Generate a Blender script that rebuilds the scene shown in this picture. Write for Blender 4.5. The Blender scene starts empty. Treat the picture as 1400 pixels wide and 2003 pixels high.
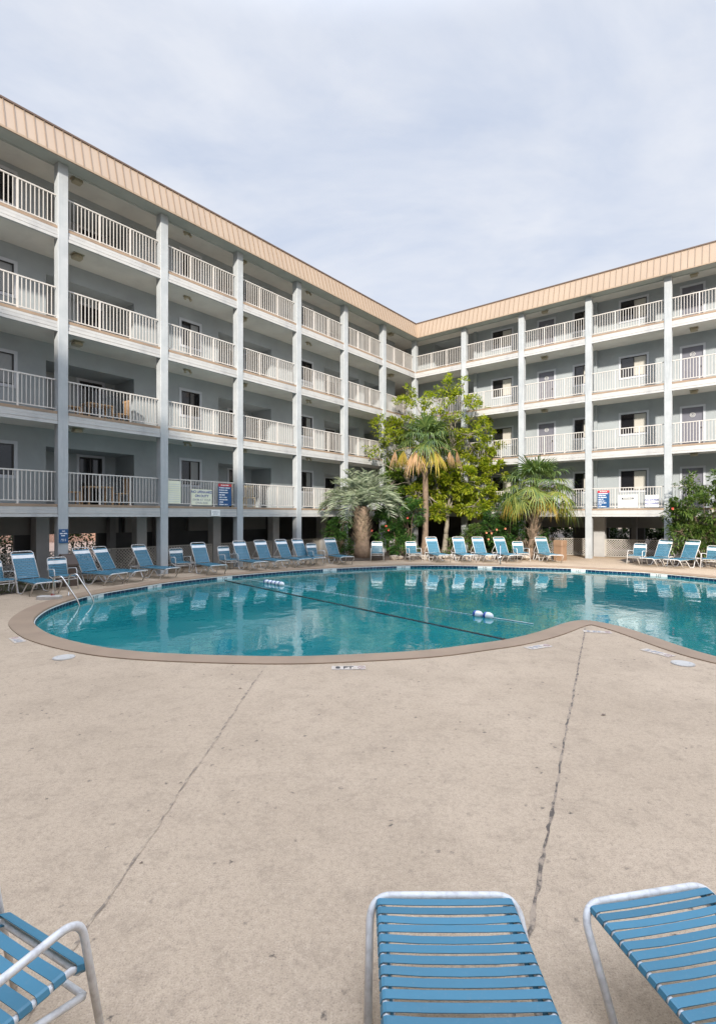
import bpy, bmesh, math, random
from mathutils import Vector, Matrix, Euler
from math import sin, cos, pi, radians, sqrt, atan2

random.seed(7)
S = bpy.context.scene
COL = S.collection
EYE = 2.1          # camera height
HOR, CX, F = 1010.0, 700.0, 1000.0   # horizon row, centre column, focal length, in the photo's pixels

def gp(x, y, z=0.0):
    "ground point seen at a photo pixel"
    d = (EYE - z) * F / (y - HOR)
    return Vector(((x - CX) / F * d, d, z))

def at(x, y, d):
    "point at depth d seen at a photo pixel"
    return Vector(((x - CX) / F * d, d, EYE + (HOR - y) / F * d))

# ------------------------------------------------------------------ materials
MATS = {}
def new_mat(name):
    m = bpy.data.materials.new(name); m.use_nodes = True
    nt = m.node_tree; nt.nodes.clear()
    out = nt.nodes.new('ShaderNodeOutputMaterial')
    return m, nt, out

def N(nt, typ, **kw):
    n = nt.nodes.new(typ)
    for k, v in kw.items():
        if k.startswith('i_'):
            n.inputs[k[2:].replace('_', ' ')].default_value = v
        else:
            setattr(n, k, v)
    return n

def rgba(c): return (c[0], c[1], c[2], 1.0)

def mix(nt, fac, a, b, blend='MIX'):
    n = nt.nodes.new('ShaderNodeMix'); n.data_type = 'RGBA'; n.blend_type = blend
    for sock, v in ((n.inputs[0], fac), (n.inputs[6], a), (n.inputs[7], b)):
        if isinstance(v, bpy.types.NodeSocket): nt.links.new(v, sock)
        elif isinstance(v, (int, float)): sock.default_value = v
        else: sock.default_value = rgba(v)
    return n.outputs[2]

def ramp(nt, src, stops):
    n = nt.nodes.new('ShaderNodeValToRGB'); e = n.color_ramp.elements
    while len(e) < len(stops): e.new(0.5)
    for el, (p, v) in zip(e, stops):
        el.position = p
        el.color = (v, v, v, 1) if isinstance(v, (int, float)) else rgba(v)
    nt.links.new(src, n.inputs[0])
    return n.outputs[0]

def noise(nt, coord, scale, detail=4, rough=0.55, dist=0.0, stretch=None):
    if stretch:
        mp = N(nt, 'ShaderNodeMapping'); mp.inputs['Scale'].default_value = stretch
        nt.links.new(coord, mp.inputs[0]); coord = mp.outputs[0]
    n = N(nt, 'ShaderNodeTexNoise', i_Scale=scale, i_Detail=detail, i_Roughness=rough, i_Distortion=dist)
    nt.links.new(coord, n.inputs['Vector'])
    return n.outputs[0]

def paint(name, col, var=None, scale=3.0, rough=0.6, bump=0.0, bscale=60.0, metal=0.0, grime=0.0, gcol=(.12, .11, .10),
          gscale=1.3, streak=False, spec=0.5, lo=.35, hi=.68):
    "painted or plain solid surface: two tones in soft patches, optional grime of its own shape, optional bump"
    m, nt, out = new_mat(name)
    b = N(nt, 'ShaderNodeBsdfPrincipled'); b.inputs['Roughness'].default_value = rough
    b.inputs['Metallic'].default_value = metal; b.inputs['Specular IOR Level'].default_value = spec
    co = N(nt, 'ShaderNodeTexCoord').outputs['Object']
    if var is None: var = tuple(c * 0.86 for c in col)
    c = mix(nt, ramp(nt, noise(nt, co, scale), [(lo, 0), (hi, 1)]), col, var)
    if grime > 0:
        st = (4.0, 4.0, .5) if streak else None
        g = ramp(nt, noise(nt, co, gscale, 6, .65, .4, st), [(.50, 0), (.72, grime)])
        c = mix(nt, g, c, gcol)
    nt.links.new(c, b.inputs['Base Color'])
    if bump > 0:
        bn = N(nt, 'ShaderNodeBump', i_Strength=bump, i_Distance=.02)
        nt.links.new(noise(nt, co, bscale, 3), bn.inputs['Height'])
        nt.links.new(bn.outputs[0], b.inputs['Normal'])
    nt.links.new(b.outputs[0], out.inputs[0])
    MATS[name] = m
    return m

def leafy(name, cols, rough=.5, trans=.3):
    "each leaf an island of its own: its colour is drawn from the ramp"
    m, nt, out = new_mat(name)
    g = N(nt, 'ShaderNodeNewGeometry')
    k = len(cols)
    c = ramp(nt, g.outputs['Random Per Island'], [(i / max(1, k - 1), cc) for i, cc in enumerate(cols)])
    b = N(nt, 'ShaderNodeBsdfPrincipled'); b.inputs['Roughness'].default_value = rough
    b.inputs['Specular IOR Level'].default_value = .35
    nt.links.new(c, b.inputs['Base Color'])
    t = N(nt, 'ShaderNodeBsdfTranslucent')
    nt.links.new(mix(nt, 1.0, c, (1.25, 1.3, .6), 'MULTIPLY'), t.inputs['Color'])
    ms = N(nt, 'ShaderNodeMixShader'); ms.inputs[0].default_value = trans
    nt.links.new(b.outputs[0], ms.inputs[1]); nt.links.new(t.outputs[0], ms.inputs[2])
    nt.links.new(ms.outputs[0], out.inputs[0])
    MATS[name] = m
    return m

# ------------------------------------------------------------------ mesh builder
class MB:
    def __init__(s): s.v = []; s.f = []; s.mi = []; s.m = 0; s.uv = None
    def add(s, vs, fs):
        o = len(s.v); s.v += [tuple(p) for p in vs]
        s.f += [tuple(i + o for i in f) for f in fs]; s.mi += [s.m] * len(fs)
    def box(s, a, b, M=None):
        x0, y0, z0 = a; x1, y1, z1 = b
        if x0 > x1: x0, x1 = x1, x0
        if y0 > y1: y0, y1 = y1, y0
        if z0 > z1: z0, z1 = z1, z0
        vs = [(x0, y0, z0), (x1, y0, z0), (x1, y1, z0), (x0, y1, z0), (x0, y0, z1), (x1, y0, z1), (x1, y1, z1), (x0, y1, z1)]
        if M is not None: vs = [M @ Vector(v) for v in vs]
        s.add(vs, [(0, 3, 2, 1), (4, 5, 6, 7), (0, 1, 5, 4), (1, 2, 6, 5), (2, 3, 7, 6), (3, 0, 4, 7)])
    def bbox(s, a, b, r=.02, M=None):
        "box with chamfered vertical and top edges"
        x0, y0, z0 = a; x1, y1, z1 = b
        def ring(i, z): return [(x0 + i + r, y0 + i, z), (x1 - i - r, y0 + i, z), (x1 - i, y0 + i + r, z), (x1 - i, y1 - i - r, z),
                                (x1 - i - r, y1 - i, z), (x0 + i + r, y1 - i, z), (x0 + i, y1 - i - r, z), (x0 + i, y0 + i + r, z)]
        vs = ring(0, z0) + ring(0, z1 - r) + ring(r, z1)
        if M is not None: vs = [M @ Vector(v) for v in vs]
        fs = [tuple(range(7, -1, -1)), tuple(range(16, 24))]
        for k in (0, 8):
            for i in range(8): fs.append((k + i, k + (i + 1) % 8, k + 8 + (i + 1) % 8, k + 8 + i))
        s.add(vs, fs)
    def tube(s, pts, r, n=8, closed=False, taper=None, caps=True):
        P = [Vector(p) for p in pts]; m = len(P); rings = []
        prev = None
        for i in range(m):
            if closed: t = P[(i + 1) % m] - P[i - 1]
            else: t = P[min(i + 1, m - 1)] - P[max(i - 1, 0)]
            if t.length < 1e-9: t = Vector((0, 0, 1))
            t.normalize()
            if prev is None:
                a = Vector((0, 0, 1)) if abs(t.z) < .9 else Vector((1, 0, 0))
                u = t.cross(a).normalized()
            else:
                u = prev - t * prev.dot(t)
                u = u.normalized() if u.length > 1e-6 else t.orthogonal().normalized()
            prev = u; w = t.cross(u)
            rr = r if taper is None else taper[i]
            rings.append([P[i] + (u * cos(2 * pi * k / n) + w * sin(2 * pi * k / n)) * rr for k in range(n)])
        vs = [p for R_ in rings for p in R_]; fs = []
        for i in range(m if closed else m - 1):
            a = i * n; b = ((i + 1) % m) * n
            for k in range(n): fs.append((a + k, a + (k + 1) % n, b + (k + 1) % n, b + k))
        if caps and not closed:
            fs.append(tuple(range(n - 1, -1, -1))); fs.append(tuple((m - 1) * n + k for k in range(n)))
        s.add(vs, fs)
    def prism(s, poly, z0, z1):
        n = len(poly)
        vs = [(p[0], p[1], z0) for p in poly] + [(p[0], p[1], z1) for p in poly]
        fs = [tuple(range(n - 1, -1, -1)), tuple(range(n, 2 * n))] + [(i, (i + 1) % n, n + (i + 1) % n, n + i) for i in range(n)]
        s.add(vs, fs)
    def sphere(s, c, r, nu=10, nv=7, sc=(1, 1, 1), M=None):
        vs = []; fs = []
        for j in range(nv + 1):
            th = pi * j / nv
            for i in range(nu):
                ph = 2 * pi * i / nu
                p = Vector((r * sc[0] * sin(th) * cos(ph), r * sc[1] * sin(th) * sin(ph), r * sc[2] * cos(th)))
                if M is not None: p = M @ p
                vs.append(p + Vector(c))
        for j in range(nv):
            for i in range(nu):
                fs.append((j * nu + i, (j + 1) * nu + i, (j + 1) * nu + (i + 1) % nu, j * nu + (i + 1) % nu))
        s.add(vs, fs)
    def mesh(s, name, mats, smooth=False):
        me = bpy.data.meshes.new(name); me.from_pydata(s.v, [], s.f)
        if not isinstance(mats, (list, tuple)): mats = [mats]
        for mm in mats: me.materials.append(mm)
        if len(mats) > 1: me.polygons.foreach_set('material_index', s.mi)
        if smooth: me.polygons.foreach_set('use_smooth', [True] * len(me.polygons))
        me.update(); return me

def link(name, me, parent=None, loc=(0, 0, 0), rot=(0, 0, 0)):
    o = bpy.data.objects.new(name, me); COL.objects.link(o)
    o.parent = parent; o.location = loc; o.rotation_euler = rot
    return o

def build(mb, name, mats, parent=None, loc=(0, 0, 0), rot=(0, 0, 0), smooth=False):
    return link(name, mb.mesh(name, mats, smooth), parent, loc, rot)

def tag(o, label, cat, group=None):
    o['label'] = label; o['category'] = cat
    if group: o['group'] = group
    return o

def structure(o): o['kind'] = 'structure'; return o

def thing(name, label, cat, loc=(0, 0, 0), rz=0.0, group=None):
    o = bpy.data.objects.new(name, None); COL.objects.link(o)
    o.empty_display_size = .3; o.location = loc; o.rotation_euler = (0, 0, rz)
    return tag(o, label, cat, group)

def copy_tree(o, parent=None):
    c = o.copy(); COL.objects.link(c); c.parent = parent
    for ch in list(o.children):
        copy_tree(ch, c)
    return c

def round_path(pts, r=.05, n=5):
    "polyline with rounded corners"
    P = [Vector(p) for p in pts]; out = [P[0]]
    for i in range(1, len(P) - 1):
        a, b, c = P[i - 1], P[i], P[i + 1]
        d1 = (a - b); d2 = (c - b); q = min(r, d1.length * .45, d2.length * .45)
        p1 = b + d1.normalized() * q; p2 = b + d2.normalized() * q
        for k in range(n + 1):
            t = k / n
            out.append(p1 * (1 - t) ** 2 + b * 2 * t * (1 - t) + p2 * t * t)
    out.append(P[-1]); return out

def text_mesh(body, size, align='CENTER', bold=0.0, extrude=.0015):
    cu = bpy.data.curves.new('lettering', 'FONT'); cu.body = body; cu.size = size
    cu.align_x = align; cu.align_y = 'CENTER'; cu.extrude = extrude; cu.offset = bold
    cu.space_line = .95; cu.resolution_u = 3
    o = bpy.data.objects.new('lettering', cu); COL.objects.link(o)
    dg = bpy.context.evaluated_depsgraph_get()
    me = bpy.data.meshes.new_from_object(o.evaluated_get(dg))
    bpy.data.objects.remove(o); bpy.data.curves.remove(cu)
    return me

# ------------------------------------------------------------------ palette
paint('wall', (.345, .375, .388), (.298, .325, .338), 1.1, .85, .25, 45, grime=.22, gcol=(.17, .18, .19), gscale=.9, lo=.3, hi=.7)
paint('column', (.43, .445, .45), (.35, .37, .38), 1.6, .7, .1, 30, grime=.55, gcol=(.25, .265, .28), gscale=1.1, streak=True)
paint('white_board', (.49, .48, .46), (.43, .425, .415), 1.0, .6, .06, 30, grime=.55, gcol=(.29, .29, .30), gscale=1.7)
paint('rail_white', (.56, .525, .485), (.50, .465, .43), 2.0, .45)
paint('floor_edge', (.33, .235, .16), (.26, .185, .13), 1.5, .8, grime=.3)
paint('slab', (.67, .64, .585), (.60, .57, .53), .8, .85, .1, 20, grime=.2, gcol=(.3, .28, .26))
paint('soffit', (.42, .43, .40), (.36, .375, .35), 1.0, .8)
paint('roof_tan', (.345, .258, .182), (.318, .236, .166), .7, .45, grime=.10, gcol=(.33, .22, .14), gscale=.6)
paint('roof_seam', (.245, .178, .125), None, 1, .5)
paint('roof_trim', (.115, .075, .055), None, 1, .5)
paint('roof_flat', (.35, .34, .33), None, 1, .9)
paint('casing', (.50, .52, .555), (.45, .47, .51), 2, .6)
paint('bronze', (.022, .019, .017), None, 2, .35)
paint('door_grey', (.155, .155, .185), (.135, .135, .165), 1.5, .5)
paint('emblem', (.62, .62, .60), None, 2, .5)
paint('blind', (.48, .46, .41), (.42, .40, .35), 1, .8)
paint('light_beige', (.42, .36, .25), None, 2, .4)
paint('pillar', (.42, .415, .41), (.34, .34, .34), 1.5, .85, .2, 30, grime=.25)
paint('dark_wall', (.17, .17, .168), (.13, .13, .128), .8, .9)  # dark grey walls; the tone also stands in for shade deep in the parking
paint('header', (.46, .45, .43), (.41, .40, .38), .8, .9)
paint('parking', (.22, .205, .19), (.17, .16, .15), .7, .95)
paint('lattice', (.50, .465, .415), (.41, .385, .35), 2, .8)
paint('coping', (.315, .218, .142), (.262, .182, .120), 1.6, .8, .15, 90, grime=.35, gcol=(.33, .21, .145), gscale=.8)
paint('pale_edge', (.72, .70, .66), (.55, .53, .5), 14, .6)
paint('strap_blue', (.040, .150, .228), (.052, .170, .248), 6, .42, lo=.3, hi=.75)
paint('strap_white', (.80, .79, .77), (.72, .70, .68), 6, .42)
paint('frame_white', (.70, .675, .645), (.58, .55, .52), 11, .42, .12, 60, grime=.55, gcol=(.33, .29, .27), gscale=22)
paint('steel', (.62, .60, .57), None, 4, .22, metal=1.0)
paint('bin_dark', (.085, .055, .04), (.07, .046, .034), 3, .5)
paint('bin_tan', (.285, .175, .105), (.25, .15, .09), 3, .55)
paint('sign_white', (.78, .77, .74), (.72, .71, .68), 3, .5)
paint('sign_cream', (.70, .69, .50), (.74, .73, .60), 2.5, .5)
paint('sign_blue', (.012, .065, .19), (.015, .085, .21), 4, .45)
paint('sign_red', (.50, .035, .045), None, 3, .5)
paint('ink_blue', (.035, .06, .28), None, 3, .5)
paint('ink_black', (.02, .02, .022), None, 3, .5)
paint('ink_grey', (.30, .30, .33), None, 3, .5)
paint('ink_white', (.80, .82, .84), None, 3, .5)
paint('ink_faded', (.44, .30, .27), None, 9, .6)
paint('marker_white', (.54, .47, .40), (.47, .38, .29), 18, .7, lo=.42, hi=.58)
paint('lid_white', (.52, .48, .43), (.46, .42, .37), 8, .5)
paint('soil', (.105, .08, .06), (.07, .052, .04), 2.5, .95, .6, 25)
paint('rock', (.50, .43, .35), (.32, .27, .22), 6, .9, .8, 14)
paint('bark', (.22, .16, .115), (.14, .105, .08), 5, .9, .8, 18)
paint('bark_grey', (.27, .235, .18), (.17, .145, .115), 6, .9, .6, 22)
paint('palm_bark', (.235, .165, .115), (.15, .105, .075), 7, .9, .8, 20)
paint('boot', (.36, .275, .19), (.13, .09, .06), 9, .85)
paint('rope_white', (.62, .66, .66), None, 5, .6)
paint('rope_black', (.022, .017, .016), (.035, .026, .022), 5, .6)
paint('float_white', (.80, .80, .80), None, 5, .3)
paint('float_blue', (.02, .07, .30), None, 5, .3)
paint('wood_tan', (.40, .25, .13), (.34, .21, .11), 5, .6)
paint('wicker_yellow', (.50, .38, .20), (.42, .31, .17), 5, .7)
paint('siding_salmon', (.68, .43, .31), (.60, .37, .26), 1, .8)
paint('yard', (.42, .285, .205), (.34, .23, .165), .5, .9)
paint('red_bit', (.45, .06, .04), None, 4, .6)
paint('stem', (.12, .09, .055), None, 6, .9)
leafy('leaf_tree', [(.08, .14, .014), (.17, .23, .018), (.28, .33, .022), (.38, .41, .03), (.47, .47, .06)], .42, .42)
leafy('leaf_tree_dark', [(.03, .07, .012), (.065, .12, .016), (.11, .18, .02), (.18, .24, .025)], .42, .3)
leafy('leaf_shrub', [(.022, .062, .018), (.035, .095, .022), (.06, .14, .028), (.10, .19, .035)], .42, .28)
leafy('leaf_olive', [(.03, .065, .018), (.06, .11, .022), (.10, .16, .03), (.16, .22, .05)], .45, .3)
leafy('leaf_hedge', [(.015, .035, .010), (.03, .06, .014), (.06, .095, .022)], .5, .25)
leafy('frond_silver', [(.13, .165, .095), (.205, .245, .155), (.30, .335, .23), (.42, .445, .33)], .5, .2)
leafy('frond_green', [(.045, .085, .025), (.075, .125, .035), (.12, .175, .05), (.165, .21, .06)], .42, .25)
leafy('frond_lime', [(.08, .13, .03), (.135, .18, .04), (.195, .23, .05), (.27, .275, .06)], .45, .28)
leafy('frond_gold', [(.30, .26, .035), (.40, .32, .05), (.44, .28, .08)], .5, .25)
leafy('frond_dead', [(.38, .22, .10), (.48, .29, .15), (.55, .36, .21)], .7, .15)
leafy('seed_brown', [(.24, .13, .06), (.32, .18, .09), (.38, .23, .12)], .8, .1)
leafy('petal_red', [(.62, .05, .045), (.70, .13, .09)], .5, .3)
leafy('petal_orange', [(.62, .20, .09), (.70, .30, .17)], .5, .3)
leafy('grass_green', [(.05, .09, .02), (.09, .13, .03), (.15, .16, .05)], .6, .2)
M = MATS

def strap_mat(name, base):
    "vinyl straps: every strap faded a little differently, scuffed along its edges and middle"
    m, nt, out = new_mat(name)
    g = N(nt, 'ShaderNodeNewGeometry'); co = N(nt, 'ShaderNodeTexCoord').outputs['Object']
    k = tuple(c * .80 for c in base); l = tuple(c * 1.10 + .006 for c in base)
    c = mix(nt, g.outputs['Random Per Island'], k, l)
    sc = noise(nt, co, 9, 6, .7, .3, (1, .35, 1))
    c = mix(nt, ramp(nt, sc, [(.50, 0), (.72, .30)]), c, tuple(x * .55 + .03 for x in base))
    c = mix(nt, ramp(nt, noise(nt, co, 60, 4, .7), [(.58, 0), (.72, .35)]), c, tuple(x * .5 + .12 for x in base))
    b = N(nt, 'ShaderNodeBsdfPrincipled')
    nt.links.new(c, b.inputs['Base Color']); nt.links.new(ramp(nt, sc, [(.3, .34), (.7, .58)]), b.inputs['Roughness'])
    nt.links.new(b.outputs[0], out.inputs[0]); MATS[name] = m
strap_mat('strap_blue', (.049, .182, .262))

def pane_mat():
    m, nt, out = new_mat('window_glass')
    b = N(nt, 'ShaderNodeBsdfPrincipled')
    b.inputs['Base Color'].default_value = (.012, .012, .014, 1); b.inputs['Roughness'].default_value = .06
    b.inputs['Specular IOR Level'].default_value = .6
    nt.links.new(b.outputs[0], out.inputs[0]); MATS['glass'] = m
pane_mat()

def blind_mat():
    "pale slatted blind behind the glass"
    m, nt, out = new_mat('slatted_blind')
    co = N(nt, 'ShaderNodeTexCoord').outputs['Object']
    w = N(nt, 'ShaderNodeTexWave', i_Scale=9.0); w.bands_direction = 'Z'; w.wave_type = 'BANDS'
    nt.links.new(co, w.inputs[0])
    b = N(nt, 'ShaderNodeBsdfPrincipled'); b.inputs['Roughness'].default_value = .25
    nt.links.new(mix(nt, w.outputs[1], (.33, .34, .34), (.17, .175, .18)), b.inputs['Base Color'])
    nt.links.new(b.outputs[0], out.inputs[0]); MATS['slat_blind'] = m
blind_mat()

def deck_mat():
    m, nt, out = new_mat('pool_deck_concrete')
    co = N(nt, 'ShaderNodeTexCoord').outputs['Object']
    big = noise(nt, co, .55, 6, .6, .3)
    mid = noise(nt, co, 1.7, 10, .72, .25)
    wear = noise(nt, co, 5.5, 8, .75, .2)
    fine = noise(nt, co, 30, 7, .75)
    grit = noise(nt, co, 120, 4, .75)
    c = mix(nt, ramp(nt, big, [(.36, 0), (.66, 1)]), (.490, .370, .258), (.435, .326, .224))
    # worn patches, finer and finer
    c = mix(nt, ramp(nt, noise(nt, co, .42, 8, .7, .3), [(.50, 0), (.70, .34)]), c, (.31, .232, .158))
    c = mix(nt, ramp(nt, mid, [(.50, 0), (.74, .42)]), c, (.27, .20, .138))
    c = mix(nt, ramp(nt, wear, [(.51, 0), (.72, .48)]), c, (.23, .172, .120))
    c = mix(nt, ramp(nt, fine, [(.50, 0), (.72, .60)]), c, (.22, .165, .122))
    c = mix(nt, ramp(nt, fine, [(.30, .4), (.46, 0)]), c, (.60, .475, .355))
    c = mix(nt, ramp(nt, grit, [(.54, 0), (.70, .75)]), c, (.15, .112, .084))
    c = mix(nt, ramp(nt, grit, [(.30, .5), (.45, 0)]), c, (.64, .52, .40))
    # dark pits and spots, more of them where the surface is worn
    vo = N(nt, 'ShaderNodeTexVoronoi', i_Scale=11.0); vo.feature = 'F1'
    wob = N(nt, 'ShaderNodeTexNoise', i_Scale=40.0, i_Detail=3.0)
    nt.links.new(co, wob.inputs['Vector'])
    ad = N(nt, 'ShaderNodeVectorMath', operation='MULTIPLY_ADD')
    nt.links.new(wob.outputs['Color'], ad.inputs[0]); ad.inputs[1].default_value = (.06, .06, .06); nt.links.new(co, ad.inputs[2])
    nt.links.new(ad.outputs[0], vo.inputs['Vector'])
    sp = ramp(nt, vo.outputs['Distance'], [(.07, 1), (.22, 0)])
    pick = N(nt, 'ShaderNodeSeparateColor'); nt.links.new(vo.outputs['Color'], pick.inputs[0])
    sel = ramp(nt, pick.outputs[0], [(.66, 0), (.72, 1)])
    mm = N(nt, 'ShaderNodeMath', operation='MULTIPLY'); nt.links.new(sp, mm.inputs[0]); nt.links.new(sel, mm.inputs[1])
    m2 = N(nt, 'ShaderNodeMath', operation='MULTIPLY'); nt.links.new(mm.outputs[0], m2.inputs[0])
    nt.links.new(ramp(nt, mid, [(.44, .10), (.58, 1.0)]), m2.inputs[1])
    c = mix(nt, m2.outputs[0], c, (.10, .078, .062))
    b = N(nt, 'ShaderNodeBsdfPrincipled'); b.inputs['Roughness'].default_value = .82
    b.inputs['Specular IOR Level'].default_value = .25
    nt.links.new(c, b.inputs['Base Color'])
    bn = N(nt, 'ShaderNodeBump', i_Strength=.5, i_Distance=.006)
    ht = N(nt, 'ShaderNodeMath', operation='ADD'); nt.links.new(fine, ht.inputs[0]); nt.links.new(grit, ht.inputs[1])
    nt.links.new(ht.outputs[0], bn.inputs['Height']); nt.links.new(bn.outputs[0], b.inputs['Normal'])
    nt.links.new(b.outputs[0], out.inputs[0]); MATS['deck'] = m
deck_mat()

def joint_mat(name, pale, dark):
    m, nt, out = new_mat(name)
    co = N(nt, 'ShaderNodeTexCoord').outputs['Object']
    c = mix(nt, ramp(nt, noise(nt, co, 6, 8, .75), [(.46, 0), (.56, 1)]), pale, dark)
    b = N(nt, 'ShaderNodeBsdfPrincipled'); b.inputs['Roughness'].default_value = .9
    nt.links.new(c, b.inputs['Base Color']); nt.links.new(b.outputs[0], out.inputs[0]); MATS[name] = m
joint_mat('joint_faint', (.42, .32, .222), (.20, .152, .112))
joint_mat('joint_dark', (.34, .258, .185), (.10, .077, .060))

def tile_mat():
    m, nt, out = new_mat('blue_pool_tile')
    uv = N(nt, 'ShaderNodeUVMap')
    br = N(nt, 'ShaderNodeTexBrick'); br.offset = 0.0
    br.inputs['Color1'].default_value = (.008, .022, .060, 1); br.inputs['Color2'].default_value = (.014, .045, .10, 1)
    br.inputs['Mortar'].default_value = (.20, .27, .33, 1)
    br.inputs['Scale'].default_value = 1.0; br.inputs['Mortar Size'].default_value = .006
    br.inputs['Brick Width'].default_value = .155; br.inputs['Row Height'].default_value = .155
    nt.links.new(uv.outputs[0], br.inputs['Vector'])
    b = N(nt, 'ShaderNodeBsdfPrincipled'); b.inputs['Roughness'].default_value = .18
    nt.links.new(br.outputs[0], b.inputs['Base Color']); nt.links.new(b.outputs[0], out.inputs[0]); MATS['tile'] = m
tile_mat()

def water_mat():
    m, nt, out = new_mat('pool_water')
    co = N(nt, 'ShaderNodeTexCoord').outputs['Object']
    c = mix(nt, ramp(nt, noise(nt, co, .28, 4, .6, .5), [(.35, 0), (.65, 1)]), (.005, .140, .158), (.014, .200, .200))
    b = N(nt, 'ShaderNodeBsdfPrincipled'); b.inputs['Roughness'].default_value = .012
    b.inputs['IOR'].default_value = 1.58
    nt.links.new(c, b.inputs['Base Color'])
    a1 = noise(nt, co, 1.6, 2, .5, .3, (1.0, 1.0, 1))
    a2 = noise(nt, co, 7.5, 2, .5, .2)
    k = N(nt, 'ShaderNodeMath', operation='MULTIPLY'); nt.links.new(a2, k.inputs[0]); k.inputs[1].default_value = .16
    ad = N(nt, 'ShaderNodeMath', operation='ADD'); nt.links.new(a1, ad.inputs[0]); nt.links.new(k.outputs[0], ad.inputs[1])
    bn = N(nt, 'ShaderNodeBump', i_Strength=.75, i_Distance=.012)
    nt.links.new(ad.outputs[0], bn.inputs['Height']); nt.links.new(bn.outputs[0], b.inputs['Normal'])
    nt.links.new(b.outputs[0], out.inputs[0]); MATS['water'] = m
water_mat()

# ------------------------------------------------------------------ pool, coping, deck
near_px = [(65, 1214), (71, 1223), (94, 1238.6), (131, 1251), (200, 1266), (286, 1276), (400, 1281.4), (500, 1284), (560, 1284.6),
           (620, 1283.6), (720, 1279), (796, 1275), (860, 1269.6), (900, 1263.6), (986, 1252), (1054, 1235.7), (1100, 1219.6),
           (1130, 1212.5), (1148, 1212.5), (1186, 1219), (1236, 1232), (1304, 1255), (1400, 1285)]
far_px = [(1400, 1130), (1271, 1118.6), (1183, 1114), (1111, 1110), (1000, 1107), (925, 1105), (860, 1104.2), (775, 1105.2), (700, 1108),
          (630, 1111), (571, 1114.5), (459, 1123.5), (400, 1129), (320, 1138.5), (286, 1144), (197, 1158.6), (146, 1170), (100, 1186), (76, 1200)]
ctrl = [gp(*p).to_2d() for p in near_px]
ctrl += [Vector(p) for p in ((5.9, 7.0), (7.2, 6.5), (9.0, 6.8), (11.0, 8.3), (12.7, 10.6), (13.5, 13.2), (13.4, 15.6))]
ctrl += [gp(*p).to_2d() for p in far_px]
def catmull(P, step=.16):
    n = len(P); out = []
    for i in range(n):
        a, b, c, d = P[i - 1], P[i], P[(i + 1) % n], P[(i + 2) % n]
        k = max(1, int((c - b).length / step))
        for j in range(k):
            t = j / k
            out.append(.5 * ((2 * b) + (c - a) * t + (2 * a - 5 * b + 4 * c - d) * t * t + (3 * b - a - 3 * c + d) * t ** 3))
    return out
inner = catmull(ctrl)
for _ in range(3):
    inner = [(inner[i - 1] + inner[i] * 2 + inner[(i + 1) % len(inner)]) / 4 for i in range(len(inner))]
nI = len(inner)
area = sum(inner[i].x * inner[(i + 1) % nI].y - inner[(i + 1) % nI].x * inner[i].y for i in range(nI)) / 2
if area < 0: inner.reverse()
def outnorm(L, i):
    t = (L[(i + 1) % len(L)] - L[i - 1]).normalized()
    return Vector((t.y, -t.x))
def offset(L, d):
    out = []
    for i in range(len(L)):
        p = L[i] + outnorm(L, i) * d
        if min((p - q).length for q in L) > abs(d) * .985: out.append(p)
    return out
outer = offset(inner, .42)

def fill(loops, z, name, mat):
    bm = bmesh.new(); edges = []
    for L in loops:
        vs = [bm.verts.new((p[0], p[1], z)) for p in L]
        for i in range(len(vs)): edges.append(bm.edges.new((vs[i], vs[(i + 1) % len(vs)])))
    bmesh.ops.triangle_fill(bm, edges=edges, use_beauty=True, normal=(0, 0, 1))
    for f in bm.faces:
        if f.normal.z < 0: f.normal_flip()
    me = bpy.data.meshes.new(name); bm.to_mesh(me); bm.free(); me.materials.append(mat)
    return me
R_ = 420.0
structure(link('pool_deck', fill([[(-R_, -R_), (R_, -R_), (R_, R_), (-R_, R_)], outer], 0.0, 'pool_deck', M['deck'])))

def pool_coping():
    lip = offset(inner, .045)
    me = fill([outer, lip], .016, 'pool_coping', M['coping'])
    mb = MB()
    no = len(outer)
    mb.add([(p.x, p.y, .016) for p in outer] + [(p.x, p.y, -.02) for p in outer],
           [(i, (i + 1) % no, no + (i + 1) % no, no + i) for i in range(no)])
    # rounded inner nose: lip ring -> inner edge -> underside
    prof = [(.045, .016), (.018, .010), (.003, -.006), (0, -.03), (.004, -.05)]
    rows = []
    for d, z in prof:
        rows.append([(inner[i] + outnorm(inner, i) * d).to_3d() + Vector((0, 0, z)) for i in range(nI)])
    vs = [p for r in rows for p in r]; fs = []
    for j in range(len(rows) - 1):
        for i in range(nI):
            fs.append((j * nI + i, j * nI + (i + 1) % nI, (j + 1) * nI + (i + 1) % nI, (j + 1) * nI + i))
    mb.add(vs, fs)
    bm = bmesh.new(); bm.from_mesh(me)
    me2 = mb.mesh('c', M['coping']); bm.from_mesh(me2)
    bm.to_mesh(me); bm.free(); bpy.data.meshes.remove(me2)
    return structure(link('pool_coping', me))
pool_coping()

WZ = -.135
mb = MB()
rows = []
for d, z in ((-.004, -.036), (-.016, -.040), (-.016, -.056), (.004, -.058)):
    rows.append([(inner[i] + outnorm(inner, i) * d).to_3d() + Vector((0, 0, z)) for i in range(nI)])
fs = []
for j in range(3):
    for i in range(nI): fs.append((j * nI + i, j * nI + (i + 1) % nI, (j + 1) * nI + (i + 1) % nI, (j + 1) * nI + i))
mb.add([p for r in rows for p in r], fs)
structure(build(mb, 'pool_edge_strip', M['pale_edge']))  # thin pale ledge along the foot of the coping nose

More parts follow.
